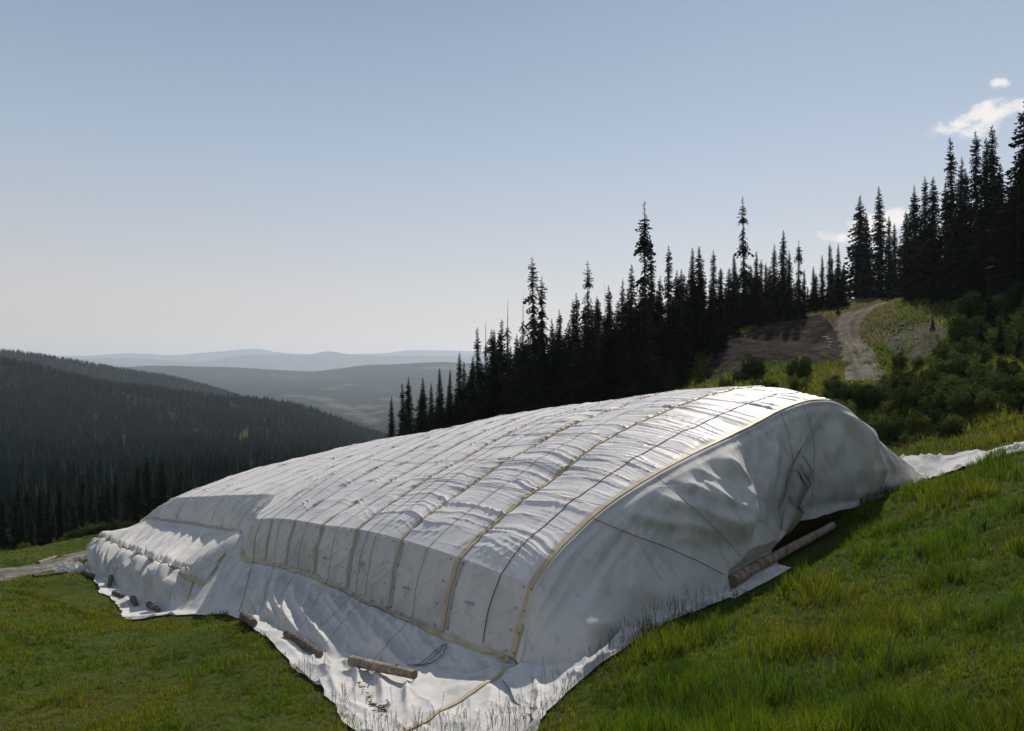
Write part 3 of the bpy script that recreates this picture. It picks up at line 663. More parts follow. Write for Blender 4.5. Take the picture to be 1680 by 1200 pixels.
patch('wall_sheet', Gw, M['wall'], tone=.92 + .10 * _h(np.floor(Uw), Uw * 0, 611))

# skirt: wall foot -> second tape -> ground -> outer hem
NS = 150
Gs = []
for k in range(15):
    m1, m2, m3 = SK[k]
    a = crom([WB[k], m1, m2, m3], NS)
    Gs.append(a)
Gs = crom_axis(np.stack(Gs), SUB)
Us = (np.arange(nu) / SUB)[:, None] * np.ones((1, NS))
Ls = np.concatenate([np.zeros((nu, 1)), np.cumsum(np.linalg.norm(np.diff(Gs, axis=1), axis=2), axis=1)], 1)
foot = np.stack([np.linalg.norm(SK[k][0] - WB[k]) + np.linalg.norm(SK[k][1] - SK[k][0]) for k in range(15)])
footU = np.interp(Us[:, 0], np.arange(15), foot)[:, None]
v = Ls / footU                                   # 1 at the foot of the slope
ns = gnormals(Gs); ns *= np.sign(ns[..., 2:3] + 1e-6)
slope_w = np.sin(np.clip(v, 0, 1) ** 0.8 * math.pi) ** 0.7
amp = 0.16 + 0.20 * np.exp(-((Us - 5.2) / 2.2) ** 2)
lw = sstep(8.1, 8.8, Us)
ph = Us * 1.7 + v * 1.05 + .8 * (fbm(Us * 1.3, v * .7, 80, 2) - .5)
d = (1 - lw) * amp * 1.1 * foldwave(ph, 81, .72, .7) * slope_w * (.45 + .55 * sstep(.05, .5, v))
d += (1 - lw) * 0.10 * foldwave(Us * 3.4 + v * 1.7 + 1.2 * (fbm(Us * 2, v, 82, 2) - .5), 83, .7, .9) * slope_w
d += -(1 - lw) * .22 * np.sin(np.clip(v, 0, 1) * math.pi)
# pleats on the left end: two stories of hanging cloth
v2 = v * (foot.max() / foot.max())
mfoot = np.interp(Us[:, 0], np.arange(15), [np.linalg.norm(SK[k][0] - WB[k]) / foot[k] for k in range(15)])[:, None]
up = np.clip(v / mfoot, 0, 1); lo = np.clip((v - mfoot) / (1 - mfoot), 0, 1)
pw = Us + .35 * (fbm(Us * 2, up * .8, 83, 2) - .5)
d += lw * 0.78 * (-.22 + ridge(vnoise(pw * 3.8 + up * .25, 3 + up * .5, 84), 1.3) + .4 * ridge(vnoise(pw * 9.5 + up * .3, 4 + up, 85), 1.5)) * up ** 1.5 * (v <= mfoot) * (1 - .3 * sstep(.9, 1, up))
pw2 = Us + .30 * (fbm(Us * 2, lo, 86, 2) - .5)
d += lw * (v > mfoot) * (0.50 * (-.35 + ridge(vnoise(pw * 3.8 + .25, 3.5 + 0 * Us, 84), 1.3)) * (1 - lo) ** 1.5 + 1.05 * (-.55 + ridge(vnoise(pw2 * 4.4 + lo * .25, lo * .5, 87), 1.2) + .35 * ridge(vnoise(pw2 * 12 + lo, lo, 89), 1.5)) * np.sin(np.clip(lo, 0, 1) ** .7 * math.pi) ** .6)
# raised lip where the near cloth overlaps the left end
x_ = Us - (7.85 + 1.15 * v)
lip = np.where(x_ > 0, np.exp(-(x_ / 0.10) ** 2), np.exp(-(x_ / 0.45) ** 2))
d += 0.55 * lip * np.sin(np.clip(v * 1.05, 0, 1) * math.pi) ** .8
d += 0.05 * (fbm(Us * 3, v * 2, 85) - .5) * sstep(0, .1, v)
d += traced(Gs, ns, [
 ([(413, 924), (409, 962), (425, 1005), (455, 1038)], .34, .55, .14), ([(440, 930), (434, 965), (448, 1008), (476, 1034)], .22, .5, .12),
 ([(466, 937), (458, 985), (474, 1023), (500, 1044)], .40, .65, .15), ([(485, 946), (490, 991), (515, 1035), (556, 1084)], .45, .7, .16),
 ([(513, 957), (532, 997), (568, 1042), (600, 1070)], .42, .6, .15), ([(536, 969), (560, 1013), (595, 1054), (630, 1076)], .30, .5, .12),
 ([(572, 986), (602, 1035), (640, 1078), (680, 1104)], .45, .7, .16), ([(610, 1000), (650, 1040), (690, 1078)], .22, .6, .14), ([(655, 1020), (700, 1060), (735, 1085)], .16, .6, .14)]) * sstep(0, .1, v)
fine = (fbm(Us * 6, v * 4, 87) - .5) * 0.06
flat = sstep(0.9, 1.15, v)
Gs = Gs + ns * ((d + fine * slope_w))[..., None]
# the part that lies on the grass follows the ground with soft rolls
gzz = gz(Gs[..., 0], Gs[..., 1])
Ux = Gs[..., 0]; Uy = Gs[..., 1]
roll = 0.34 * ridge(vnoise(Ux * .55 - Uy * .2, Uy * .16 + Ux * .1, 91), 6) + 0.05 * fbm(Ux * 2.5, Uy * 2.5, 92) + 0.10 * ridge(vnoise(Ux * 1.3 + Uy * .8, Uy * .5, 93), 4)
hem = sstep(0, .08, (Ls[:, -1:] - Ls) / np.maximum(Ls[:, -1:] - footU, .3))
tr_ = traced(Gs, ns, [([(552, 1078), (580, 1096), (587, 1122), (579, 1140), (566, 1154)], .38, .16, .10), ([(566, 1150), (585, 1160), (612, 1166)], .18, .12, .10), ([(606, 1096), (620, 1112), (628, 1140), (625, 1162)], .40, .22, .12),
 ([(672, 1112), (667, 1137), (668, 1172)], .42, .10, .10), ([(694, 1092), (684, 1118), (673, 1150)], .34, .22, .12), ([(520, 1090), (545, 1118), (560, 1150)], .22, .2, .12), ([(700, 1190), (740, 1184), (790, 1200)], .25, .3, .15), ([(440, 1045), (480, 1068), (500, 1092)], .14, .2, .12),
 ([(780, 1096), (830, 1104), (880, 1126)], .20, .35, .15)])
lay = gzz + 0.07 + 0.48 * tr_ + .55 * roll * (0.3 + 0.7 * hem) * sstep(1.0, 1.25, v)
Gs[..., 2] = Gs[..., 2] * (1 - flat) + lay * flat
Gs[..., 2] = np.maximum(Gs[..., 2], gzz + 0.05)
wob = (fbm(Us * 3.1, v * 0, 95) - .5) * 0.5 * sstep(1.0, 1.4, v) * (1 - hem)
Gs[..., 0] += wob; Gs[..., 1] += wob * .4
Gs[:, 0] = Gw[:, -1]
patch('skirt_sheet', Gs, M['felt'])

# gable
seam = np.vstack([crom([WB[0], (WB[0] + WT[0]) / 2 + np.array((-0.03 * PD[0], -.03 * PD[1], .02)), WT[0]], 40)[:-1], ROWS[0]])
NG = 560
seam = crom(seam[::6], NG)
hemc = crom(np.array(GH), 400)
# match: hem parameter against seam parameter by key pairs
def nearest_s(curve, q): return np.argmin(np.linalg.norm(curve - q, axis=1)) / (len(curve) - 1)
keys_s = [0, .10, .18, .27, .34, .42, .50, .58, .66, .74, .80, .86, .93, 1.0]
keys_h = [nearest_s(hemc, GH[i]) for i in (0, 1, 2, 3, 4, 5, 6, 7, 8, 10, 12, 13, 14, 16)]
sg = np.linspace(0, 1, NG); hs = np.interp(sg, keys_s, keys_h)
hp = np.stack([np.interp(hs, np.linspace(0, 1, 400), hemc[:, k]) for k in range(3)], 1)
NR_ = 180
r_ = np.linspace(0, 1, NR_)[None, :, None]
a = seam[:, None]; c_ = hp[:, None]
Gg = a * (1 - r_) + c_ * r_
rr = r_[..., 0]; sgg = sg[:, None] * np.ones((1, NR_))
Hh = (seam[:, 2] - hp[:, 2])[:, None]
out = np.array([-AX[0], -AX[1]])
# cloth falls steeply first, then swings out to the hem
bul = -0.05 * Hh * np.sin(rr * math.pi) * 1.0
Gg[..., 2] += 0.02 * Hh * np.sin(rr * math.pi)
sw = sgg + 0.16 * (1 - rr) * sstep(.15, .5, sgg) - 0.16
big = 0.50 * foldwave(-(sw * 9.0 + .8 * (fbm(sgg * 4, rr * 1.4, 101, 2) - .5)), 101, .72, .6)
big2 = 0.20 * foldwave(-(sw * 27.0 + rr * 1.0 + 1.4 * (fbm(sgg * 9, rr * 2, 102, 2) - .5)), 102, .7, .9)
soft = 0.55 * (fbm(sgg * 7 + rr * 2, rr * 2.2, 103, 3) - .5)
env = (1 - .85 * sstep(.5, .9, rr) * sstep(.62, .52, sgg)) * np.sin(np.clip(rr, 0, 1) ** .8 * math.pi) ** .6 * np.clip(Hh / 3.0, 0.1, 1)
rt = sstep(.18, .34, sgg)
vert = 0.55 * foldwave(sgg * 17 + .25 * rr + .3 * (fbm(sgg * 3, rr * .6, 104, 2) - .5), 104, .6, .6) * sstep(.55, .68, sgg)
gfe = [([(1007, 832), (1061, 851), (1124, 866), (1162, 876), (1199, 910)], .34, .7, .22), ([(1048, 807), (1089, 826), (1137, 845), (1178, 864), (1212, 890), (1250, 918)], .48, .8, .25),
 ([(1083, 781), (1121, 804), (1162, 826), (1213, 842)], .42, .8, .25), ([(1118, 765), (1150, 785), (1185, 806)], .25, .6, .2), ([(1156, 747), (1181, 769), (1222, 799)], .45, .7, .22), ([(1095, 875), (1130, 886), (1165, 902)], .16, .4, .15),
 ([(1190, 725), (1214, 770), (1216, 810), (1211, 846), (1213, 892)], .0, .1, .1), ([(1213, 895), (1211, 846), (1214, 800), (1212, 770)], .65, 1.5, .3),
 ([(1288, 850), (1297, 800), (1308, 750), (1325, 700)], .26, .7, .30), ([(1378, 838), (1371, 806), (1364, 756), (1357, 708), (1345, 672)], .42, .30, .7),
 ([(1431, 820), (1411, 756), (1393, 699), (1368, 664)], .75, .28, 1.3), ([(1476, 784), (1453, 756), (1413, 706)], .35, .3, .6), ([(1342, 845), (1338, 790), (1330, 730)], .20, .3, .4), ([(1250, 880), (1252, 830), (1262, 770), (1275, 720)], .30, .5, .3),
 ([(960, 1010), (930, 985), (925, 940)], .0, .3, .3), ([(930, 1030), (985, 1018), (1030, 1032)], .22, .5, .3), ([(1000, 940), (1060, 965), (1120, 985)], .20, .9, .4)]
gfe = [(p_, h_ * (.9 if p_[0][0] > 1330 else 1), a_ * (.7 if p_[0][0] > 1330 else 1), b_ * (.55 if p_[0][0] > 1330 else 1)) for p_, h_, a_, b_ in gfe] + [([(1398, 832), (1388, 780), (1376, 725), (1356, 668)], .34, .16, .42), ([(1452, 812), (1430, 765), (1403, 706), (1385, 672)], .34, .16, .45), ([(1490, 790), (1462, 750), (1428, 712)], .15, .14, .35), ([(1010, 845), (1040, 880), (1075, 925)], .14, .45, .12), ([(1062, 800), (1100, 850), (1140, 905)], .20, .5, .12), ([(1120, 770), (1160, 830), (1195, 885)], .20, .5, .12), ([(1165, 742), (1195, 790), (1214, 850)], .22, .5, .14), ([(1235, 710), (1244, 770), (1248, 840)], .24, .45, .14), ([(1268, 690), (1272, 750), (1270, 830)], .22, .4, .14)]
trg = (traced(Gg, None, gfe) - .22 * sstep(.6, .7, sgg)) * np.clip(Hh / 3.2, .05, 1) * np.minimum(1, rr * 12) * (1 - sstep(.93, 1, rr))
pxg = np.stack([840 + Gg[..., 0] / Gg[..., 1] * F, 600 - Gg[..., 2] / Gg[..., 1] * F], -1)
rec = np.exp(-(((pxg[..., 0] - 1290) / 75) ** 2) - (((pxg[..., 1] - 790) / 80) ** 2))
big, big2, vert = big * .25, big2 * .35, vert * .25
dg = trg - .5 * rec * (1 - sstep(.9, 1, rr)) + (big * rt * (1 - .8 * sstep(.6, .72, sgg)) + big2 * rt * (1 - .7 * sstep(.6, .72, sgg)) + soft * (1 - .6 * rt) + vert) * env
lipg = 0.09 * np.exp(-((rr - .02) / .02) ** 2) * np.minimum(1, rr * 90)
dg = dg + lipg + bul
ng = gnormals(Gg); ng *= np.sign(ng[..., :2] @ out)[..., None]
Gg = Gg + ng * dg[..., None]
Gg[..., :2] += (out * 1.0)[None, None] * (0.22 * sstep(0, .10, rr) * (1 - sstep(.8, 1, rr)))[..., None] * np.clip(Hh / 2, 0, 1)[..., None]
pxh = 840 + hp[:, 0] / hp[:, 1] * F
snap = np.where((pxh > 1281) & (pxh < 1412), 0.0, 1.0); snap = np.convolve(np.pad(snap, 6, 'edge'), np.ones(13) / 13, 'valid')
Gg[..., 2] += (snap * (gz(Gg[:, -1, 0], Gg[:, -1, 1]) + .03 - Gg[:, -1, 2]))[:, None] * sstep(.7, 1, rr)
gmin = gz(Gg[..., 0], Gg[..., 1]) + 0.03
Gg[..., 2] = np.maximum(Gg[..., 2], gmin)
def press(G_):
    """the log lies against the cloth: push the cloth back behind it"""
    ax_ = lb[:2] - la[:2]; L0 = np.linalg.norm(ax_); ax_ /= L0; nrm2 = np.array((ax_[1], -ax_[0]))
    rel = G_[..., :2] - la[:2]; t_ = rel @ ax_ / L0; p_ = rel @ nrm2; za = la[2] + (lb[2] - la[2]) * np.clip(t_, 0, 1)
    lim = -.36 + .55 * np.maximum(G_[..., 2] - za - .15, 0) + 3.0 * (1 - sstep(-.10, .02, t_)) + 3.0 * sstep(.95, 1.06, t_)
    mv = np.where((p_ > lim) & (G_[..., 2] > gz(G_[..., 0], G_[..., 1]) + .10), lim - p_, 0)
    G_[..., 0] += mv * nrm2[0]; G_[..., 1] += mv * nrm2[1]
press(Gg)
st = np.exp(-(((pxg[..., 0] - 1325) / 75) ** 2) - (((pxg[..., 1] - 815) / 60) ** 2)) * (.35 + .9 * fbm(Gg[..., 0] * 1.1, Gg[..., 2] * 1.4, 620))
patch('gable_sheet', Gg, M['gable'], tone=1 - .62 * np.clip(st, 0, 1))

def lay_sheet(name, inner, outer, amp_, mat_, n=260, w=60, seed=110, fr=1.0, lift=0.07, hemroll=0.0):
    a = crom(np.array(inner), n); c_ = crom(np.array(outer), n); t = np.linspace(0, 1, w)
    Gx = a[:, None] * (1 - t[None, :, None]) + c_[:, None] * t[None, :, None]
    x, y = Gx[..., 0], Gx[..., 1]
    wob = (fbm(x * 1.3, y * 1.3, seed + 5) - .5) * 0.5 * (t[None] ** 3)
    Gx[..., 0] += wob; Gx[..., 1] += wob
    e = np.minimum(1, (1 - t) / .12)[None]
    s_ = np.linspace(0, 1, n)[:, None]
    r0 = amp_ * ridge(vnoise(t[None] * 3.2 * fr + s_ * 2 + fbm(s_ * 6, t[None], seed) * 2, s_ * 5 * fr, seed), 4) + amp_ * .30 * ridge(vnoise(s_ * 18 * fr, t[None] * 4, seed + 2), 3) + .04 * fbm(x * 3, y * 3, seed + 3)
    Gx[..., 2] = gz(Gx[..., 0], Gx[..., 1]) + lift + r0 * (0.25 + .75 * e) + hemroll * np.exp(-((t[None] - .93) / .05) ** 2)
    return patch(name, Gx, mat_)
o3 = np.array((out[0], out[1], 0)) * -.55
inn = [GH[0] + o3 + np.array((-.5, 0, 0))] + [q + o3 for q in GH[1:7]]
lay_sheet('apron_sheet', inn, GA, 0.22, M['felt'], hemroll=0.10)
ou = [P(1205, 972, 26.8), P(1250, 948, 28.0), P(1296, 916, 29.6)]
inn = [q_ + np.array((out[0], out[1], 0)) * -.6 for q_ in ou]
lay_sheet('hem_sheet', inn, ou, 0.06, M['felt'], 120, 30, 131, lift=0.04)
lay_sheet('tail_sheet', STRIP_IN, STRIP_OUT, 0.34, M['felt'], 260, 60, 121, fr=.6, lift=0.12, hemroll=0.12)

def on_grid(G_, px, py):
    s_ = G_.reshape(-1, 3); pr = np.stack([840 + s_[:, 0] / s_[:, 1] * F, 600 - s_[:, 2] / s_[:, 1] * F], 1)
    d2 = ((pr - np.array((px, py))) ** 2).sum(1); k = np.where(d2 < 9)[0]
    k = k[np.argmin(s_[k, 1])] if len(k) else np.argmin(d2)
    return s_[k].copy()
# ---- tapes, cords and ties following the cloth
def smooth_line(G, idx): return G[idx]
def strip_on(name, pts, nrm_, side, width, mat_, lift=0.02):
    """flat ribbon of the given width lying on a line of surface points"""
    pts = np.asarray(pts); k = len(pts)
    w = (0.5 * width) * side
    V = np.concatenate([pts - w + nrm_ * lift, pts + w + nrm_ * lift], 0)
    i = np.arange(k - 1); f = np.stack([i, i + 1, k + i + 1, k + i], 1)
    return mobj(name, np_mesh(name, V, f), mat_, cover)
def ribbon_surface(name, G, nrm_, iu0, width_m, mat_, j0=0, j1=None, lift=0.018, wob=0.0):
    """ribbon along v at grid column iu0 on grid G, hugging the cloth across its width"""
    j1 = G.shape[1] if j1 is None else j1
    du = np.linalg.norm(G[min(iu0 + 8, len(G) - 1)] - G[max(iu0 - 8, 0)], axis=1) / (min(iu0 + 8, len(G) - 1) - max(iu0 - 8, 0))
    hw = (width_m / 2) / np.maximum(du, .01)
    off = np.linspace(-1, 1, 7)
    cols = []
    j = np.arange(j0, j1)
    wv = (fbm(j * .05, j * 0 + iu0, 141) - .5) * wob / np.maximum(du[j], .01)
    for o_ in off:
        fi = np.clip(iu0 + o_ * hw[j] + wv, 0, len(G) - 1.001); i0 = np.floor(fi).astype(int); ff = (fi - i0)[:, None]
        q = G[i0, j] * (1 - ff) + G[i0 + 1, j] * ff
        cols.append(q + nrm_[i0, j] * lift)
    V = np.stack(cols)
    return mobj(name, np_mesh(name, V, grid_faces(*V.shape[:2])), mat_, cover)
rn = gnormals(roofG); rn *= np.sign(rn[..., 2:3])
wn_ = gnormals(Gw); wn_ *= np.sign(wn_[..., :2] @ -PD)[..., None]
jr = int(NVR * 0.82)
for k in range(0, 13):
    w_ = 0.27 if k <= 1 else (0.18 if k < 5 else 0.11)
    iu = k * SUB if k else 2
    ribbon_surface('seam_tape', roofG, rn, iu, w_, M['tape'], 0, jr, 0.035, 0.12)
    if k < 8: ribbon_surface('seam_tape', Gw, wn_, iu, w_ * .9, M['tape'], 0, NVW, 0.03, 0.08)
# tape along the foot of the wall and along the second line on the left
def ribbon_v(name, G, jv, i0, i1, width_m, mat_, sgn, lift=0.03, wob=.1):
    i = np.arange(i0, i1); nn = gnormals(G); nn *= np.sign(nn[..., 2:3] + (nn[..., :2] @ -PD)[..., None] * .5)
    jj = np.broadcast_to(jv, (G.shape[0],))[i]
    V = []
    for o_ in np.linspace(-1, 1, 5):
        L0 = np.linalg.norm(G[i, np.clip(jj.astype(int) + 1, 0, G.shape[1] - 1)] - G[i, np.clip(jj.astype(int), 0, G.shape[1] - 2)], axis=1)
        fj = np.clip(jj + o_ * width_m / 2 / np.maximum(L0, .004) + (fbm(i * .04, i * 0, 151) - .5) * wob / np.maximum(L0, .004), 0, G.shape[1] - 1.001)
        j0 = np.floor(fj).astype(int); ff = (fj - j0)[:, None]
        V.append(G[i, j0] * (1 - ff) + G[i, j0 + 1] * ff + nn[i, j0] * lift)
    V = np.stack(V); return mobj(name, np_mesh(name, V, grid_faces(*V.shape[:2])), mat_, cover)
ribbon_v('hem_tape', Gs, 4.0, 0, int(7.3 * SUB), 0.26, M['tape'], 1, .06, .06)
ribbon_v('hem_tape', Gs, 3.0, int(7.9 * SUB), int(13 * SUB), 0.22, M['tape'], 1, .05, .1)
mj = np.array([np.searchsorted(Ls[i], footU[i, 0] * mfoot[i, 0]) for i in range(nu)]).astype(float)
mj = np.convolve(np.pad(mj, 12, 'edge'), np.ones(25) / 25, 'valid')
ribbon_v('hem_tape', Gs, mj, int(8.5 * SUB), int(13.6 * SUB), 0.24, M['tape'], 1, .05, .1)
# loose tape lines over the near apron and the left lip
def ribbon_free(pts, G, width_, n=60):
    flat_ = G.reshape(-1, 3); c_ = crom(np.array(pts), n); out_ = []
    for q in c_:
        k = np.argmin(((flat_[:, :2] - q[:2]) ** 2).sum(1)); out_.append((q[0], q[1], flat_[k, 2]))
    c_ = np.array(out_); c_[:, 2] = np.convolve(np.pad(c_[:, 2], 2, 'edge'), np.ones(5) / 5, 'valid')
    tg = np.gradient(c_, axis=0); sd_ = np.cross(tg, (0, 0, 1)); sd_ /= np.linalg.norm(sd_, axis=1, keepdims=True)
    return strip_on('seam_tape', c_, np.array((0, 0, 1.0)), sd_, width_, M['tape'], 0.05)
ribbon_free([P(828, 1088, 23.9), P(826, 1100, 23.3), P(790, 1122, 22.4), P(730, 1150, 21.4), P(690, 1172, 20.7), P(640, 1200, 20.0)], Gs, .13)
def ribbon_px(pts, G_, width_, n=40):
    c_ = crom(np.array([on_grid(G_, *q) for q in pts]), n)
    tg = np.gradient(c_, axis=0); tg /= np.linalg.norm(tg, axis=1, keepdims=True)
    nn = np.array((-.55, -.45, .7)); sd_ = np.cross(tg, nn); sd_ /= np.linalg.norm(sd_, axis=1, keepdims=True)
    return strip_on('seam_tape', c_, nn, sd_, width_, M['tape'], 0.06)
def seq(a, b_, n): return [(a[0] + (b_[0] - a[0]) * t, a[1] + (b_[1] - a[1]) * t) for t in np.linspace(0, 1, n)]
ribbon_px(seq((296, 940), (336, 957), 6), Gs, .20)
ribbon_px(seq((336, 957), (368, 905), 8), Gs, .20)
ribbon_px(seq((318, 948), (299, 998), 8), Gs, .15)
# cords over the roof half-way between seams, then down the walls to the logs
def cord_on(Glist, iu, r0, mat_, name='rope', jr_=jr, step=3, skirt_to=None, seed=0):
    pts = []
    pts += [q for q in roofG[iu, 0:jr_:step][::-1] + rn[iu, 0:jr_:step][::-1] * .02]
    pts += [q for q in Gw[min(iu, nu - 1), ::6] + wn_[iu, ::6] * .03]
    pts = np.array(pts)
    if skirt_to is not None:
        a = pts[-1]; pa_ = (840 + a[0] / a[1] * F, 600 - a[2] / a[1] * F); pb_ = (840 + skirt_to[0] / skirt_to[1] * F, 600 - skirt_to[2] / skirt_to[1] * F)
        q = np.array([on_grid(Gs, pa_[0] + (pb_[0] - pa_[0]) * t, pa_[1] + (pb_[1] - pa_[1]) * t) + np.array((-.03, -.03, .05)) for t in np.linspace(.08, 1, 16)])
        q = q[np.argsort(-q[:, 1])]
        for _ in range(6): q[1:-1] = np.maximum((q[:-2] + q[2:]) / 2, q[1:-1])
        pts = np.vstack([pts, q])
    V, f = tube_np(pts, r0, 5); return mobj(name, np_mesh(name, V, f), mat_, cover)
cords = [(0.42, M['rope'], 0.016, None), (1.5, M['cord'], .009, P(612, 1086, 26.4)), (2.5, M['cord'], .009, P(530, 1062, 28.6)), (2.72, M['cord'], .009, P(505, 1052, 29.6)), (3.5, M['cord'], .009, P(487, 1040, 30.6)),
         (4.5, M['cord'], .009, P(440, 1010, 33.4)), (5.5, M['cord'], .009, P(425, 1005, 34.6)), (6.5, M['cord'], .012, P(392, 1003, 36.4)),
         (8.5, M['rope'], .008, None), (9.5, M['rope'], .008, None), (10.5, M['rope'], .008, None), (11.5, M['rope'], .008, None)]
for u_, m2, r0, to in cords: cord_on(None, int(u_ * SUB), r0, m2, skirt_to=to)
# two cords lying lengthwise over the roof, and the lashing cords of the gable
def tube_obj(name, pts, r0, mat_, n=5, parent=cover):
    V, f = tube_np(pts, r0, n); return mobj(name, np_mesh(name, V, f), mat_, parent)
for j, i1 in ((int(NVR * .135), int(3.4 * SUB)), (int(NVR * .30), int(2.6 * SUB)), (int(NVR * .20), 7 * SUB)):
    q = roofG[0:i1:4, j] + rn[0:i1:4, j] * .03; tube_obj('rope', q, 0.011 if j != int(NVR * .20) else .008, M['rope'])
def on_gable(px, py):
    s_ = Gg.reshape(-1, 3); pr = np.stack([840 + s_[:, 0] / s_[:, 1] * F, 600 - s_[:, 2] / s_[:, 1] * F], 1)
    return s_[np.argmin(((pr - np.array((px, py))) ** 2).sum(1))] + np.array((.02, -.05, .03))
for line, r0, m2 in ((((968, 852), (1030, 878), (1090, 900), (1140, 922), (1185, 945)), .022, M['rope']),
                 (((1075, 785), (1110, 815), (1150, 850), (1190, 890), (1222, 925)), .018, M['cord']),
                 (((1278, 680), (1290, 715), (1300, 770), (1302, 830)), .018, M['cord']),
                 (((1312, 662), (1330, 710), (1333, 760), (1328, 830)), .018, M['cord'])):
    pp = crom(np.array([(a_, b_, 0) for a_, b_ in line]), 26); q = np.array([on_gable(a_[0], a_[1]) for a_ in pp]) + np.array((.02, -.06, .04))
    for _ in range(2): q[1:-1] = np.maximum((q[:-2] + q[1:-1] + q[2:]) / 3, q[1:-1] - .03)
    tube_obj('rope', crom(q, 60), r0 * .7, m2)
# slack coil of cord hanging from the wall foot near the corner
for k, (sx, sz) in enumerate(((0, 0), (12, 6), (22, 10))):
    q = [P(733 - sx * .2, 1056, 26.0), P(728 - sx, 1072 + sz * .3, 25.6), P(705 - sx, 1088 + sz * .4, 25.3), P(680 - sx * .5, 1090 - sz * .2, 25.3)]
    q = crom(np.array(q), 24)
    q = np.array([on_grid(Gs, 840 + w_[0] / w_[1] * F, 600 - w_[2] / w_[1] * F) + np.array((-.02, -.02, .04)) for w_ in q])
    tube_obj('rope', q, .014, M['cord'])
# small black ties in pairs beside each seam and along the wall foot (one mesh: fastening stitches of the hem)
TIES = []
def tie(p, nrm_, r0):
    r0 *= .62
    if len(TIES) >= 100: return
    V, f = tube_np(np.array([p, p + np.array((.0, 0, -r0 * 1.1)) + nrm_ * .02, p + np.array((r0 * .3, 0, -r0 * 2.3))]), r0 * .38, 5)
    TIES.append(mobj('tie', np_mesh('tie', V, f), M['tie'], cover))
for k in range(0, 8):
    for vv in ((.05, .35, .66, .93) if k < 5 else (.05, .93)):
        for o_ in ((-6, 7) if k < 3 else (7,)):
            iu = min(max(k * SUB + o_, 1), nu - 2); j = int(vv * (NVW - 1)); tie(Gw[iu, j] + wn_[iu, j] * .05, wn_[iu, j], .055)
    for vv in (() if k > 3 else np.arange(.06, .6, .14)):
        iu = min(max(k * SUB + 7, 1), nu - 2); j = int(vv * NVR); tie(roofG[iu, j] + rn[iu, j] * .04, rn[iu, j], .05)
for k in np.arange(1.1, 5, .30):
    iu = int(k * SUB); tie(Gw[iu, -4] + wn_[iu, -4] * .05, wn_[iu, -4], .05)
for k in np.arange(8.2, 13, 1.0):
    iu = int(k * SUB); tie(Gw[iu, -4] + wn_[iu, -4] * .05, wn_[iu, -4], .055)
# grey reinforcing strips beside the wall seams, and small blue maker's marks on the wall panels
M['greystrip'] = simple('grey_strip', [(0.30, 0.295, 0.30), (0.40, 0.39, 0.39)], 0.6, 3, .2)
for k in range(1, 7):
    ribbon_surface('reinforcing_strip', Gw, wn_, k * SUB - 4, .22, M['greystrip'], 2, NVW - 3, 0.016)
M['blue'] = simple('blue_print', [(0.16, 0.30, 0.38), (0.22, 0.36, 0.43)], .6, 20, 0)
for k in range(0, 4):
    iu = int((k + .66) * SUB); j = int((.52 + .1 * (k % 2)) * NVW); V, f3 = [], []
    c0_ = Gw[iu, j]; tu = Gw[iu + 6, j] - Gw[iu - 6, j]; tu /= np.linalg.norm(tu); tvv = Gw[iu, j - 4] - Gw[iu, j + 4]; tvv /= np.linalg.norm(tvv)
    shapes = [[(-.22, .08), (-.05, .10), (-.03, .0), (-.12, -.04)], [(-.03, .10), (.08, .08), (.06, -.02), (-.02, .0)], [(.10, .09), (.24, .06), (.14, -.05), (.08, .0)], [(-.02, -.04), (.02, -.04), (.015, -.34), (-.015, -.34)]]
    for s_ in shapes:
        b0 = len(V); V += [c0_ + tu * a_ + tvv * b_ + wn_[iu, j] * .09 for a_, b_ in s_]; f3.append([b0, b0 + 1, b0 + 2, b0 + 3])
    mobj('blue_mark', np_mesh('blue_mark', V, f3), M['blue'], cover)

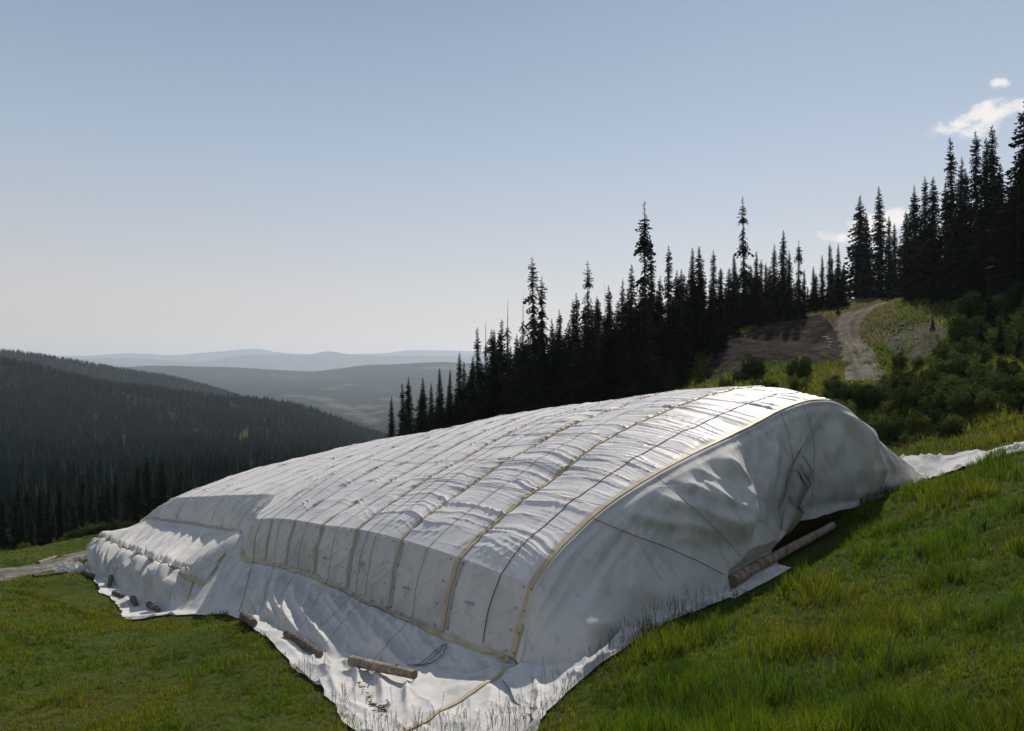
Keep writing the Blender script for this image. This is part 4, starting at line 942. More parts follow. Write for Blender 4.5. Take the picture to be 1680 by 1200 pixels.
# ------------------------------------------------------------------ logs
def cloth_z(x, y):
    f_ = Gs.reshape(-1, 3); k = np.argmin(((f_[:, :2] - (x, y)) ** 2).sum(1)); return f_[k, 2]
def log_thing(a, b_, r0, label, matn='bark', group='logs weighing down the cover', seed=0, knots=3):
    a = np.array(a, float); b_ = np.array(b_, float); mid_ = (a + b_) / 2
    root = empty('log', tuple(mid_), label, 'log', group)
    t = np.linspace(0, 1, 26)[:, None]; pts = a * (1 - t) + b_ * t
    ax_ = b_ - a; L0 = np.linalg.norm(ax_); ax_ /= L0
    s1 = np.cross(ax_, (0, 0, 1)); s1 /= np.linalg.norm(s1); s2 = np.cross(s1, ax_)
    pts += s1 * (np.sin(t * 4 + seed) * .02 * L0 * .3)
    th = np.linspace(0, 2 * math.pi, 20, endpoint=False)
    T, TH = np.meshgrid(t[:, 0], th, indexing='ij')
    rr_ = r0 * (1.10 - .30 * T) * (1 + .30 * (fbm(T * 9 + seed * 3, np.cos(TH) * 1.6 + seed, 201) - .5) + .12 * (fbm(T * 22, np.sin(TH) * 2.2 + seed, 202) - .5))
    V = pts[:, None] + rr_[..., None] * (np.cos(TH)[..., None] * s1 + np.sin(TH)[..., None] * s2)
    V = V.reshape(-1, 3); f = [(i * 20 + j, i * 20 + (j + 1) % 20, (i + 1) * 20 + (j + 1) % 20, (i + 1) * 20 + j) for i in range(25) for j in range(20)]
    mobj('stem', np_mesh('stem', V, np.array(f)), M[matn], root)
    for e, rowi in ((0, 0), (1, 25)):
        ring = V[rowi * 20:(rowi + 1) * 20]; cc = ring.mean(0) + ax_ * (.012 if e else -.012)
        VV = np.vstack([ring + ax_ * (.004 if e else -.004), (ring - cc) * .5 + cc, [cc]])
        ff = [(j, (j + 1) % 20, 20 + (j + 1) % 20, 20 + j) for j in range(20)]; f3 = [(20 + j, 20 + (j + 1) % 20, 40) for j in range(20)]
        mobj('cut_end', np_mesh('cut_end', VV, ff, f3), M['cutwood'], root)
    for k in range(knots):
        tt = .15 + .7 * (k + .5) / knots; j = int(tt * 25); an = random.uniform(.6, 2.4)
        d_ = s1 * math.cos(an) + s2 * math.sin(an); p0 = pts[j] + d_ * r0 * .75
        V2, f2 = tube_np(np.array([p0, p0 + d_ * r0 * .5 + ax_ * r0 * .15]), [r0 * .22, r0 * .12], 7); mobj('branch_stub', np_mesh('branch_stub', V2, f2), M[matn], root)
    return root
def lay_log(p1, p2, r0, label, mt='bark', up=0.0, **kw):
    a, b_ = on_grid(Gs, p1[0], p1[1] + 3), on_grid(Gs, p2[0], p2[1] + 3)
    for q in (a, b_): q += np.array((-.03, -.06, r0 * .75 + up))
    return log_thing(a, b_, r0, label, mt, **kw)
lay_log((582, 1084, 26.2), (680, 1108, 24.4), .165, 'pale birch log with a dark end lying on the sunlit apron at the near corner', 'palebark', seed=1)
lay_log((476, 1038, 30.9), (528, 1073, 28.0), .15, 'dark rotten log at the foot of the skirt, second log from the near corner', 'bark', seed=2)
lay_log((400, 1014, 35.3), (418, 1022, 34.0), .20, 'short black log half under the skirt at the inner corner of the grass', 'bark', seed=3, knots=1)
o = log_thing(la, lb, .20, 'long peeled brown log lying on the slope below the gap in the gable', 'brownlog', seed=4, knots=5)
for p1, p2, lab in (((181, 946, 50.2), (182, 958, 48.6), 'upright looking dark log at the left foot of the pleated skirt'),
                    ((188, 969, 47.6), (204, 975, 46.4), 'dark log lying flat on the left hem below the pleats'),
                    ((219, 979, 45.6), (225, 989, 44.2), 'small round log end between two pleats on the left hem'),
                    ((245, 989, 43.8), (261, 998, 42.0), 'grey knotty log near the bottom tip of the left hem'),
                    ((138, 938, 53.6), (152, 943, 52.4), 'short brown log at the far left corner of the cover')):
    lay_log(p1, p2, random.uniform(.13, .17), lab, 'bark', seed=p1[0], knots=1)
pa, pb_ = on_ground(62, 927, 40), on_ground(92, 916, 40); pa[2] += .12; pb_[2] += .12
log_thing(pa, pb_, .13, 'bleached pole lying beside the gravel path', 'palebark', group=None, seed=9)
pa, pb_ = on_ground(55, 948, 40), on_ground(118, 940, 40); pa[2] += .1; pb_[2] += .1
log_thing(pa, pb_, .10, 'thin dark pole lying in the grass beside the crumpled cloth', 'bark', group=None, seed=10)
# crumpled bundle of spare cloth at the left end
n0 = 90
uu, vv = np.meshgrid(np.linspace(-1, 1, n0), np.linspace(-1, 1, 60), indexing='ij')
cb = P(117, 934, 54)
rad = np.clip(1 - (np.abs(uu) ** 2.5 + np.abs(vv) ** 2.5), 0, 1) ** .5
bx = cb[0] + uu * 1.05 + .25 * (fbm(uu * 3, vv * 3, 220) - .5); by = cb[1] + vv * 1.0
bz = gz(bx, by) + rad * (.18 + .42 * ridge(vnoise(uu * 2.2 + vv, vv * 4 + uu, 221), 2) + .15 * ridge(vnoise(uu * 6, vv * 6, 222), 3)) - .03
o = patch('cloth_bundle', np.stack([bx, by, bz], -1), M['felt'], None)
tag(o, 'crumpled heap of spare white cloth on the grass at the far left corner', 'cloth')
# bark scraps on the apron
bv, bf = [], []
for k in range(90):
    t = random.random(); px = 592 + 48 * t + random.gauss(0, 3); py = 1118 + 45 * math.sin(t * 2.2) + random.gauss(0, 4)
    q = on_grid(Gs, px, py) + np.array((0, 0, .03))
    a_ = random.random() * 6.28; s_ = random.uniform(.03, .12); b0 = len(bv)
    bv += [q + np.array((math.cos(a_) * s_, math.sin(a_) * s_, .02)), q + np.array((-math.sin(a_) * .025, math.cos(a_) * .025, .03)), q - np.array((math.cos(a_) * s_, math.sin(a_) * s_, -.01)), q - np.array((-math.sin(a_) * .025, math.cos(a_) * .025, 0))]
    bf.append((b0, b0 + 1, b0 + 2, b0 + 3))
tag(mobj('bark_scraps', np_mesh('bark_scraps', bv, bf, smooth=False), M['bark']), 'dark bark scraps scattered on the white apron', 'debris', kind='stuff')
# orange-red guy rope running right from the far end of the pile
g0, g1 = P(1462, 727, 46), P(1700, 745, 42); t = np.linspace(0, 1, 30)[:, None]; q = g0 * (1 - t) + g1 * t; q[:, 2] -= .12 * np.sin(t[:, 0] * math.pi)
tag(mobj('guy_rope', np_mesh('guy_rope', *tube_np(q, .02, 5)), M['rope']), 'thin red rope stretched above the cloth tail at the right', 'rope')

#@@VEG
# ------------------------------------------------------------------ conifers
def conifer(seed, H=22.0, rad=2.0, dens=1.0, ragged=0.0, bare_top=0.0, low=0.04, spire=1.0):
    """unit: metres. returns trunk mesh, crown mesh"""
    rg = np.random.default_rng(seed); V, Fc, Cc = [], [], []
    h = low * H; lean = rg.normal(0, .012, 2)
    gaps = rg.random(40)
    while h < H * (1 - .005):
        f = h / H
        L = rad * ((1 - f) ** .62 * spire + (1 - spire) * (1 - f) ** .9) * (0.55 + .45 * min(1, f / .12))
        L = max(L, .10 + (.10 + .07 * rad) * min(1, (1 - f) * 14))
        if bare_top and f > 1 - bare_top: L *= .28
        clump = (0.75 + .5 * vnoise(np.array(h * .7), np.array(seed * 1.3), 5)) if not ragged else (1 - ragged) + ragged * 1.9 * float(vnoise(np.array(h * 1.15), np.array(seed * 1.7), 6)) ** 1.5
        L *= float(clump)
        nb = int(rg.integers(5, 8)) if L > .5 else 4
        for b_ in range(nb):
            if ragged and rg.random() < ragged * .35: continue
            az = rg.random() * 6.283; Lb = L * rg.uniform(.6, 1.25); hh = h + rg.normal(0, .08)
            drp = rg.uniform(.25, .6) if f < .85 else rg.uniform(-.3, .2)
            if ragged: drp += .25
            dx, dy = math.cos(az), math.sin(az); sx, sy = -dy, dx
            c0 = np.array((lean[0] * hh, lean[1] * hh, hh)); ns_ = 3 if Lb > .6 else 2
            tone = rg.uniform(.55, 1.35)
            pv = None
            for s_ in range(ns_ + 1):
                t = s_ / ns_; sp = c0 + np.array((dx, dy, 0)) * Lb * t + np.array((0, 0, -drp * Lb * t ** 1.3 + .12 * Lb * t ** 3))
                wdt = (Lb * (.40 * (1 - t) + .14) + .08) * rg.uniform(.7, 1.2)
                if pv is not None:
                    for sg_ in (-1, 1):
                        b0 = len(V)
                        tip = (pv + sp) / 2 + np.array((sx, sy, 0)) * sg_ * wdt + np.array((dx, dy, 0)) * Lb * .16 + np.array((0, 0, -rg.uniform(.1, .35) * wdt - .05))
                        V += [pv, sp, tip]; Fc.append((b0, b0 + 1, b0 + 2)); Cc += [tone] * 3
                    b0 = len(V)
                    V += [pv, sp, (pv + sp) / 2 + np.array((sx * .1, sy * .1, -1)) * (.20 * Lb * rg.uniform(.5, 1.2) + .05)]; Fc.append((b0, b0 + 1, b0 + 2)); Cc += [tone * .8] * 3
                pv = sp
        h += (0.24 + .08 * rg.random()) / dens * (1.0 if f < .8 else .7)
    cr = np_mesh('crown', V, None, Fc, smooth=False); col_attr(cr, 'col', np.array(Cc)[:, None] * np.ones((1, 3)))
    cr.materials.append(M['needles'])
    t = np.linspace(0, 1, 10)[:, None]; pts = np.concatenate([lean[0] * H * t, lean[1] * H * t, H * 1.0 * t - .4 * (1 - t)], 1)
    Vt, ft = tube_np(pts, (H * .011) * (1 - t[:, 0] * .93), 7); tr = np_mesh('trunk', Vt, ft); tr.materials.append(M['trunk'] if not bare_top else M['snag'])
    return tr, cr, H
VAR = {
 'spire': [conifer(s, 22, 2.25, 1.3) for s in (1, 2, 3, 4)],
 'full': [conifer(s, 22, 3.4, 1.25, spire=.5) for s in (11, 12, 13)],
 'ragged': [conifer(s, 24, 2.9, .95, ragged=.62, low=.02) for s in (21, 22, 23)],
 'dead': [conifer(s, 24, 1.7, .9, ragged=.35, bare_top=.22) for s in (31, 32)],
 'young': [conifer(s, 8, 1.7, 1.6, spire=.3, low=.01) for s in (41, 42)],
}
def snag_meshes(seed):
    rg = np.random.default_rng(seed); H = 22; t = np.linspace(0, 1, 10)[:, None]
    V, f = tube_np(np.concatenate([0.1 * np.sin(t * 3), t * 0, H * t], 1), .16 * (1 - t[:, 0] * .9), 6); tr = np_mesh('trunk', V, f); tr.materials.append(M['snag'])
    VV, FF = [], []
    for k in range(60):
        h = H * (.15 + .8 * rg.random()); a = rg.random() * 6.28; L = rg.uniform(.3, 1.1) * (1.1 - h / H)
        V2, f2 = tube_np(np.array([(0, 0, h), (math.cos(a) * L, math.sin(a) * L, h - .1 * L)]), [.03, .012], 3); FF.append(f2 + sum(len(x) for x in VV)); VV.append(V2)
    tr = np_mesh('dead_tree', np.vstack([V] + VV), np.vstack([f] + [q + len(V) for q in FF])); tr.materials.append(M['snag']); return tr, None, H
SNAG = snag_meshes(5)
# snag trunk is bare; firs keep trunk > crown
LAB = []
def tree_at(px, Y, top_py=None, H=None, kind='spire', label='', group='', wide=1.0):
    x = (px - 840) / F * Y; z0 = float(gz(x, Y)) - .15
    if H is None: H = (600 - top_py) / F * Y - z0
    H = max(H, 2.0)
    v_ = SNAG if kind == 'snag' else random.choice(VAR[kind])
    if kind == 'snag':
        root = bpy.data.objects.new('dead_tree', v_[0]); COL.objects.link(root); root.location = (x, Y, z0); tag(root, label, 'tree', group); s_ = H / v_[2]; root.scale = (s_, s_, s_); return root
    root = empty('fir_tree', (x, Y, z0), label, 'tree', group)
    s_ = H / v_[2]; w = s_ * wide * random.uniform(.9, 1.12)
    root.scale = (w, w, s_); root.rotation_euler = (0, 0, random.random() * 6.28)
    for nm, me_ in (('trunk', v_[0]), ('crown', v_[1])):
        o_ = bpy.data.objects.new(nm, me_); COL.objects.link(o_); o_.parent = root
    LAB.append((px, root, group + ('|low' if label.startswith('lower') else ''), label)); return root
G1 = 'firs of the dark tree line behind the cover'; G2 = 'tall firs on the right hillside'; G3 = 'firs in the hollow at the lower left'
LINE = [(642, 650, 'spire'), (662, 628, 'spire'), (669, 617, 'full'), (693, 618, 'full'), (707, 627, 'spire'), (722, 603, 'spire'), (738, 605, 'spire'), (753, 577, 'spire'), (763, 592, 'spire'),
 (775, 583, 'spire'), (786, 537, 'spire'), (799, 527, 'dead'), (810, 540, 'spire'), (816, 523, 'spire'), (832, 493, 'dead'), (848, 547, 'spire'), (857, 483, 'dead'), (878, 420, 'ragged'), (889, 453, 'ragged'),
 (907, 522, 'spire'), (919, 507, 'spire'), (947, 480, 'spire'), (942, 492, 'spire'), (966, 428, 'ragged'), (982, 485, 'spire'), (992, 463, 'snag'), (1000, 468, 'spire'), (1020, 457, 'spire'), (1035, 433, 'spire'),
 (1059, 330, 'ragged'), (1073, 397, 'spire'), (1082, 452, 'spire'), (1097, 402, 'spire'), (1109, 443, 'spire'), (1117, 441, 'spire'), (1135, 406, 'spire'), (1149, 403, 'full'), (1171, 409, 'spire'), (1183, 438, 'ragged'),
 (1205, 415, 'spire'), (1222, 322, 'ragged'), (1240, 412, 'spire'), (1248, 425, 'spire'), (1256, 430, 'spire'), (1269, 400, 'spire'), (1284, 377, 'full'), (1296, 410, 'spire'), (1310, 394, 'ragged'), (1319, 442, 'spire'),
 (1335, 436, 'full'), (1349, 417, 'spire'), (1361, 398, 'spire'), (1366, 400, 'dead'), (1375, 399, 'spire'), (1384, 428, 'full')]
RIGHT = [(1410, 328, 'full', 176), (1422, 357, 'spire', 180), (1444, 313, 'spire', 176), (1459, 362, 'spire', 180), (1468, 374, 'spire', 178), (1477, 385, 'dead', 182), (1487, 353, 'full', 172), (1503, 311, 'full', 150),
 (1518, 296, 'spire', 128), (1532, 297, 'full', 122), (1552, 308, 'spire', 120), (1566, 230, 'spire', 112), (1575, 266, 'spire', 116), (1586, 284, 'spire', 114), (1602, 221, 'spire', 108), (1617, 234, 'spire', 112),
 (1629, 213, 'spire', 106), (1641, 275, 'full', 98), (1670, 158, 'full', 94), (1690, 190, 'full', 98), (1655, 300, 'full', 92), (1720, 170, 'full', 92), (1760, 150, 'full', 90)]
SPEC = {642: 'small narrow fir standing alone at the left tip of the tree line', 753: 'pointed fir that breaks the skyline first from the left', 878: 'tall ragged fir with tufted branches, left one of a close pair',
 889: 'slightly shorter ragged fir, right one of the close pair', 966: 'ragged fir with a bushy tuft below its thin top', 992: 'bare grey dead tree spike among the firs', 1059: 'tallest ragged fir of the tree line with drooping tufted branches',
 1222: 'very tall thin topped fir behind the dirt clearing', 832: 'fir with a bare dead top left of the ragged pair', 857: 'fir with a bare needle like dead top beside the ragged pair', 1183: 'loose see-through fir standing in the gap left of the clearing', 799: 'fir with thin bare tip near the left of the tree line',
 1284: 'broad dark fir behind the grassy bank of the road', 1310: 'ragged fir just right of the broad one behind the road bank', 1097: 'slender pointed fir right of the tallest ragged one', 1073: 'tall fir touching the tallest ragged one on its right',
 1410: 'tall fir in front of the small cloud, leftmost of the right hillside', 1444: 'tall slender fir rising in front of the small cloud', 1566: 'tall twin topped fir left of the pair under the large cloud', 1602: 'tall fir just below the left end of the large cloud',
 1629: 'tall fir directly below the large cloud', 1670: 'tallest fir at the right edge overlapping the large cloud', 1035: 'thin pointed fir left of the tallest ragged one'}
for i, (px, py, kd) in enumerate(LINE):
    Y = 112 + random.uniform(-10, 6) if px > 1120 else 98 + random.uniform(-5, 8)
    if px > 1190: Y = 130 + random.uniform(-4, 8)
    if px > 1325: Y = 150 + random.uniform(-4, 6)
    if kd == 'snag': Y = 112
    tree_at(px, Y, py, kind=kd, label=SPEC.get(px, 'dark pointed fir in the tree line behind the white cover' if px < 1190 else 'dark pointed fir behind the dirt clearing and road'), group=G1, wide=.92 if kd == 'spire' else .9)
for px, py, kd, Y in RIGHT:
    tree_at(px, Y, py - 8, kind=kd, label=SPEC.get(px, 'tall dark fir crowded on the right hillside above the bushes'), group=G2, wide=1.0)
# lower firs filling the mass beneath the skyline
env_line = sorted((a, b_) for a, b_, *_ in LINE)
ex = np.array([e[0] for e in env_line]); ey = np.array([e[1] for e in env_line])
for k in range(88):
    px = 655 + (1385 - 655) * (k + random.random()) / 88
    near = ey[np.argsort(np.abs(ex - px))[:5]]; top = np.max(near) + random.uniform(0, 45)
    if px < 1120: Y = random.uniform(86, 104)
    elif px < 1200: Y = random.uniform(104, 122)
    elif px < 1325: Y = random.uniform(132, 142)
    else: Y = random.uniform(150, 160)
    tree_at(px, Y, top, kind=random.choice(['spire', 'full', 'spire']), label='lower dark fir filling the tree line behind the white cover' if px < 1190 else 'lower dark fir behind the dirt clearing', group=G1, wide=1.5)
for k in range(46):
    px = random.uniform(1490, 1760); f = (px - 1490) / 270
    top = 420 - 130 * f + random.uniform(-40, 60); Y = 128 - 38 * f + random.uniform(-14, 4)
    tree_at(px, Y, top, kind=random.choice(['full', 'spire']), label='lower dark fir crowded on the right hillside above the bushes', group=G2, wide=1.5)
for px, py, Y in ((1100, 590, 82), (1085, 600, 84), (1068, 612, 84), (1140, 560, 104), (1160, 556, 106), (1640, 520, 70), (1608, 530, 74), (1575, 560, 76), (1672, 545, 64), (1530, 520, 96), (1556, 505, 100), (1590, 500, 90), (1625, 470, 84), (1650, 500, 76), (1685, 480, 74), (1710, 510, 66), (1600, 590, 66), (1640, 610, 60), (1220, 586, 84), (1045, 618, 84), (1375, 497, 128)):
    tree_at(px, Y, py, kind='young', label='small young fir in front of the dark tree line' if px < 1400 else 'small young fir among the bushes on the right slope', group='young firs')
LL = [(264, 747, 'full'), (243, 747, 'spire'), (227, 760, 'spire'), (132, 777, 'spire'), (81, 798, 'spire'), (180, 792, 'full'), (190, 777, 'spire'), (99, 792, 'spire'), (296, 771, 'spire'), (213, 792, 'spire'), (285, 792, 'spire'), (125, 822, 'full'),
      (9, 810, 'full'), (54, 804, 'spire'), (66, 804, 'spire'), (39, 804, 'full'), (151, 800, 'spire'), (165, 805, 'full'), (30, 790, 'spire'), (310, 790, 'spire'), (334, 795, 'spire')]
LSP = {264: 'tallest full fir in the hollow, just left of the cover', 243: 'tall slim fir beside the tallest one in the hollow', 132: 'tallest fir left of the middle of the hollow', 125: 'broad light tipped young fir in front of the hollow firs', 296: 'thin fir peeking over the left shoulder of the cover'}
for px, py, kd in LL: tree_at(px, random.uniform(98, 112) if px != 125 else 90, py, kind=kd, label=LSP.get(px, 'dark fir in the hollow beyond the left meadow'), group=G3, wide=1.15)
for k in range(48):
    px = -120 + 480 * (k + random.random()) / 48
    tree_at(px, random.uniform(84, 118), random.uniform(815, 850), kind=random.choice(['full', 'spire', 'full']), label='lower dark fir in the hollow beyond the left meadow', group=G3, wide=1.25)

# ------------------------------------------------------------------ far forest (uncountable): simple jagged conifers in one mesh each
def far_forest(name, pts, hts, seed, kidx=None, label='', tiers=3, k=5, wr_=0.17):
    rg = np.random.default_rng(seed); n = len(pts); Vs, Fs, Cs = [], [], []
    tones = rg.uniform(.6, 1.5, n); base_c = np.array((0.013, 0.026, 0.019))
    rot = rg.random(n) * 6.28
    off = 0
    for t in range(tiers):
        z0 = t / tiers * .82; z1 = min(1.0, (t + 1.55) / tiers) if t < tiers - 1 else 1.0
        rad_ = wr_ * (1 - t / tiers * .85)
        apex = pts + np.stack([np.zeros(n), np.zeros(n), hts * z1], 1)
        ring = []
        for j in range(k):
            a = rot + j * 6.2832 / k + t; rr_ = rad_ * hts * rg.uniform(.6, 1.25, n)
            ring.append(pts + np.stack([np.cos(a) * rr_, np.sin(a) * rr_, hts * (z0 + rg.uniform(-.03, .05, n))], 1))
        V = np.stack([apex] + ring, 1).reshape(-1, 3)
        b0 = off + np.arange(n) * (k + 1)
        for j in range(k): Fs.append(np.stack([b0, b0 + 1 + j, b0 + 1 + (j + 1) % k], 1))
        Vs.append(V); Cs.append(np.repeat(tones, k + 1)); off += n * (k + 1)
    me_ = np_mesh(name, np.vstack(Vs), None, np.vstack(Fs), smooth=False)
    col_attr(me_, 'col', np.concatenate(Cs)[:, None] * base_c)
    o_ = mobj(name, me_, M['farneedles']); tag(o_, label, 'forest', kind='stuff')
def sample_grid(G, n, seed, gap=None):
    rg = np.random.default_rng(seed); a, b_ = G.shape[:2]
    # weight cells by their apparent size
    c_ = (G[:-1, :-1] + G[1:, 1:]) / 2; ar = np.linalg.norm(np.cross(G[1:, :-1] - G[:-1, :-1], G[:-1, 1:] - G[:-1, :-1]), axis=2)
    px = 840 + c_[..., 0] / c_[..., 1] * F
    w = ar / c_[..., 1] ** 0.9 * ((px > -420) & (px < 800)); w = (w / w.sum()).ravel()
    idx = rg.choice(len(w), n, p=w); i, j = idx // (b_ - 1), idx % (b_ - 1); fu_, fv_ = rg.random((2, n, 1))
    q = (G[i, j] * (1 - fu_) + G[i + 1, j] * fu_) * (1 - fv_) + (G[i, j + 1] * (1 - fu_) + G[i + 1, j + 1] * fu_) * fv_
    if gap is not None: q = q[gap(q, rg)]
    return q
def gap1(q, rg):
    px = 840 + q[:, 0] / q[:, 1] * F; py = 600 - q[:, 2] / q[:, 1] * F
    g = fbm(q[:, 0] * .012, q[:, 1] * .012, 301); low = sstep(740, 800, py)
    k = (g + .14 * low) < .54
    return (k | (rg.random(len(q)) < .25)) & (rg.random(len(q)) > 1.1 * clear_mask(q[:, 0], q[:, 1], q[:, 2], True))
q = sample_grid(GN1, 42000, 5, gap1)
far_forest('ridge_forest', q, 12 + 8 * np.random.default_rng(3).random(len(q)), 6, label='dense dark forest covering the slope at the left')
q = sample_grid(GN2, 16000, 9)
far_forest('second_ridge_forest', q, 12 + 7 * np.random.default_rng(4).random(len(q)), 7, label='hazy forest on the ridge behind', tiers=2, k=4)
# wood behind the tree line, on the slope below it and right hillside interior
qx = np.random.default_rng(8).uniform(-160, 140, 4200); qy = np.random.default_rng(9).uniform(118, 320, 4200)
pxx = 840 + qx / qy * F
k = (pxx > -500) & (pxx < 640) & (qy > 118)
q = np.stack([qx, qy, gz(qx, qy)], 1)[k]
pyt = 600 - (q[:, 2] + 18) / q[:, 1] * F
q = q[pyt > 770]
far_forest('hollow_forest', q, np.random.default_rng(10).uniform(9, 15, len(q)), 8, label='dense fir wood in the hollow behind the nearer firs', tiers=5, k=6, wr_=.14)

# ------------------------------------------------------------------ shrubs
def shrub_mesh(seed, n=2600, leaf=.075, r0=1.0, h=1.7, stems=9):
    rg = np.random.default_rng(seed); V, Fc, Cc = [], [], []
    tips = []
    SV, SF = [], []
    for s_ in range(stems):
        a = rg.random() * 6.28; rr_ = rg.uniform(.15, .9) * r0; p0 = np.array((math.cos(a) * .12, math.sin(a) * .12, -.1)); p1 = np.array((math.cos(a) * rr_, math.sin(a) * rr_, h * rg.uniform(.55, 1.0)))
        t = np.linspace(0, 1, 6)[:, None]; pts = p0 * (1 - t) + p1 * t; pts[:, :2] *= (t ** .5); pts += rg.normal(0, .03, pts.shape)
        v_, f_ = tube_np(pts, .022 * (1 - .7 * t[:, 0]), 4); SF.append(f_ + sum(len(x) for x in SV)); SV.append(v_)
        for tt in np.linspace(.3, 1, 7):
            c_ = p0 * (1 - tt) + p1 * tt; c_[:2] *= tt ** .0
            tips.append((c_ + rg.normal(0, .16, 3), rg.uniform(.16, .36)))
    tips = [(np.maximum(a, (-9, -9, .1)), b_) for a, b_ in tips]
    for k in range(n):
        c_, s_ = tips[rg.integers(len(tips))]; d_ = rg.normal(0, 1, 3); d_ /= np.linalg.norm(d_); p = c_ + d_ * s_ * rg.uniform(.5, 1.1)
        if p[2] < .02: continue
        a = rg.normal(0, 1, 3); a /= np.linalg.norm(a); b_ = np.cross(a, rg.normal(0, 1, 3)); b_ /= np.linalg.norm(b_); L = leaf * rg.uniform(.6, 1.3)
        b0 = len(V); V += [p - a * L, p + b_ * L * .42, p + a * L, p - b_ * L * .42]; Fc.append((b0, b0 + 1, b0 + 2, b0 + 3)); Cc += [rg.uniform(.6, 1.5)] * 4
    lf = np_mesh('foliage', V, Fc, smooth=False); col_attr(lf, 'col', np.array(Cc)[:, None] * np.ones((1, 3))); lf.materials.append(M['leaves'])
    st = np_mesh('stems', np.vstack(SV), np.vstack(SF)); st.materials.append(M['trunk']); return lf, st
SHR = [shrub_mesh(s, 4200, .08) for s in (1, 2, 3)] + [shrub_mesh(s, 4200, .075, 1.25, 1.3, 12) for s in (4, 5)]
def shrub(px, Y, s_, label, group='leafy bushes on the slope behind the cover'):
    x = (px - 840) / F * Y; v_ = random.choice(SHR)
    root = empty('shrub', (x, Y, float(gz(x, Y)) - .05), label, 'bush', group); w = s_ * random.uniform(.9, 1.2); root.scale = (w, w, s_); root.rotation_euler = (0, 0, random.random() * 6.28)
    LAB.append((px, root, group, label))
    for nm, me_ in (('foliage', v_[0]), ('stems', v_[1])):
        o_ = bpy.data.objects.new(nm, me_); COL.objects.link(o_); o_.parent = root
fr = np.array(FOOT)
cnt = 0
while cnt < 120:
    px = random.uniform(1130, 1740); Y = random.uniform(50, 84)
    x = (px - 840) / F * Y
    if inside(fr, np.array([x]), np.array([Y]))[0]: continue
    py = 600 - float(gz(x, Y)) / Y * F
    if py > 735 or (px > 1590 and py > 690): continue
    if 1360 < px < 1470 and Y > 70: continue
    if px < 1360 and random.random() < .8: continue
    if px > 1600 and random.random() < .6: continue
    if float(vnoise(np.array(x * .16), np.array(Y * .16), 701)) < .38: continue
    shrub(px, Y, random.uniform(.5, 1.25), 'low leafy bush between the cover and the gravel road' if px < 1460 else 'leafy bush on the hollow side of the right slope', ); cnt += 1
for k in range(70):
    px = random.uniform(1540, 1760) if k % 4 else random.uniform(1475, 1560); Y = random.uniform(64, 112)
    py = 600 - float(gz((px - 840) / F * Y, Y)) / Y * F
    if 1430 < px < 1580 and py > 500: continue
    shrub(px, Y, random.uniform(1.1, 2.4), 'tall dark leafy bush at the foot of the right hillside firs', 'tall bushes under the right hillside firs')
for px, Y, s_, lab in ((1238, 82, 1.5, 'rounded green bush at the edge of the dark soil bank'), (1315, 78, 1.4, 'upright green bush in front of the dirt track'), (1422, 63, 1.25, 'large dark bush at the bottom of the gravel road'), (1375, 62, 1.3, 'dark bush left of the bottom of the gravel road'),
                       (1500, 58, 1.7, 'large dark bush right of the top corner of the cover'), (1455, 54, 1.4, 'dark bush just behind the top right shoulder of the cover'), (1560, 62, 1.6, 'dense dark bush in the middle of the right slope')):
    shrub(px, Y, s_, lab)
for k in range(26):
    shrub(random.uniform(-80, 240), random.uniform(76, 84), random.uniform(.5, .9), 'pale green bush along the far edge of the left meadow', 'bushes along the far edge of the left meadow')

# look-alikes are told apart by counting along from something one can find
ORD = 'first second third fourth fifth sixth seventh eighth ninth tenth eleventh twelfth thirteenth fourteenth fifteenth sixteenth seventeenth eighteenth nineteenth twentieth'.split() + ['twenty-' + q for q in 'first second third fourth fifth sixth seventh eighth ninth'.split()]
LM1 = [(0, 'the left tip of the tree line'), (753, 'where firs first break the skyline'), (832, 'the bare topped fir'), (889, 'the ragged close pair'), (966, 'the tuft headed ragged fir'), (1035, 'the thin pointed fir'), (1059, 'the tallest ragged fir'),
       (1097, 'the slender pointed fir'), (1183, 'the loose see-through fir'), (1222, 'the very tall thin topped fir'), (1284, 'the broad fir behind the bank'), (1325, 'the gap in the skyline')]
LM2 = [(0, 'the small cloud'), (1500, 'the gap beside the small cloud'), (1566, 'the tall fir left of the large cloud'), (1629, 'the fir below the large cloud'), (1670, 'the tallest fir at the edge')]
LM3 = [(-999, 'the left edge'), (81, 'the gravel path'), (132, 'its tallest left fir'), (200, 'the middle of the hollow'), (264, 'the tallest full fir')]
LM4 = [(0, 'the soil bank'), (1240, 'the dirt track'), (1340, 'the foot of the road'), (1450, 'the top corner of the cover'), (1540, 'the cloth tail'), (1580, 'the middle of the cloth tail'), (1620, 'the end of the cloth tail')]
LM5 = [(0, 'the bare bank'), (1580, 'the bare bank top'), (1620, 'the fir pair under the cloud'), (1660, 'the tallest edge fir')]
FAM = {G1: ('dark skyline fir right of', LM1, 'firs'), G1 + '|low': ('low dark fir in the mass right of', LM1, ''), G2: ('dark skyline fir right of', LM2, ''), G2 + '|low': ('low hillside fir right of', LM2, ''),
       G3: ('dark fir in the left hollow right of', LM3, ''), G3 + '|low': ('low fir in the left hollow right of', LM3, ''), 'leafy bushes on the slope behind the cover': ('leafy bush on the slope right of', LM4, ''),
       'tall bushes under the right hillside firs': ('tall bush under the hillside firs right of', LM5, ''), 'bushes along the far edge of the left meadow': ('pale bush along the meadow edge from', [(-999, 'the left')], ''),
       'young firs': ('small young fir right of', [(0, 'the middle of the tree line'), (1120, 'the soil bank'), (1500, 'the bare bank')], '')}
UNIQ = set(SPEC.values()) | set(LSP.values())
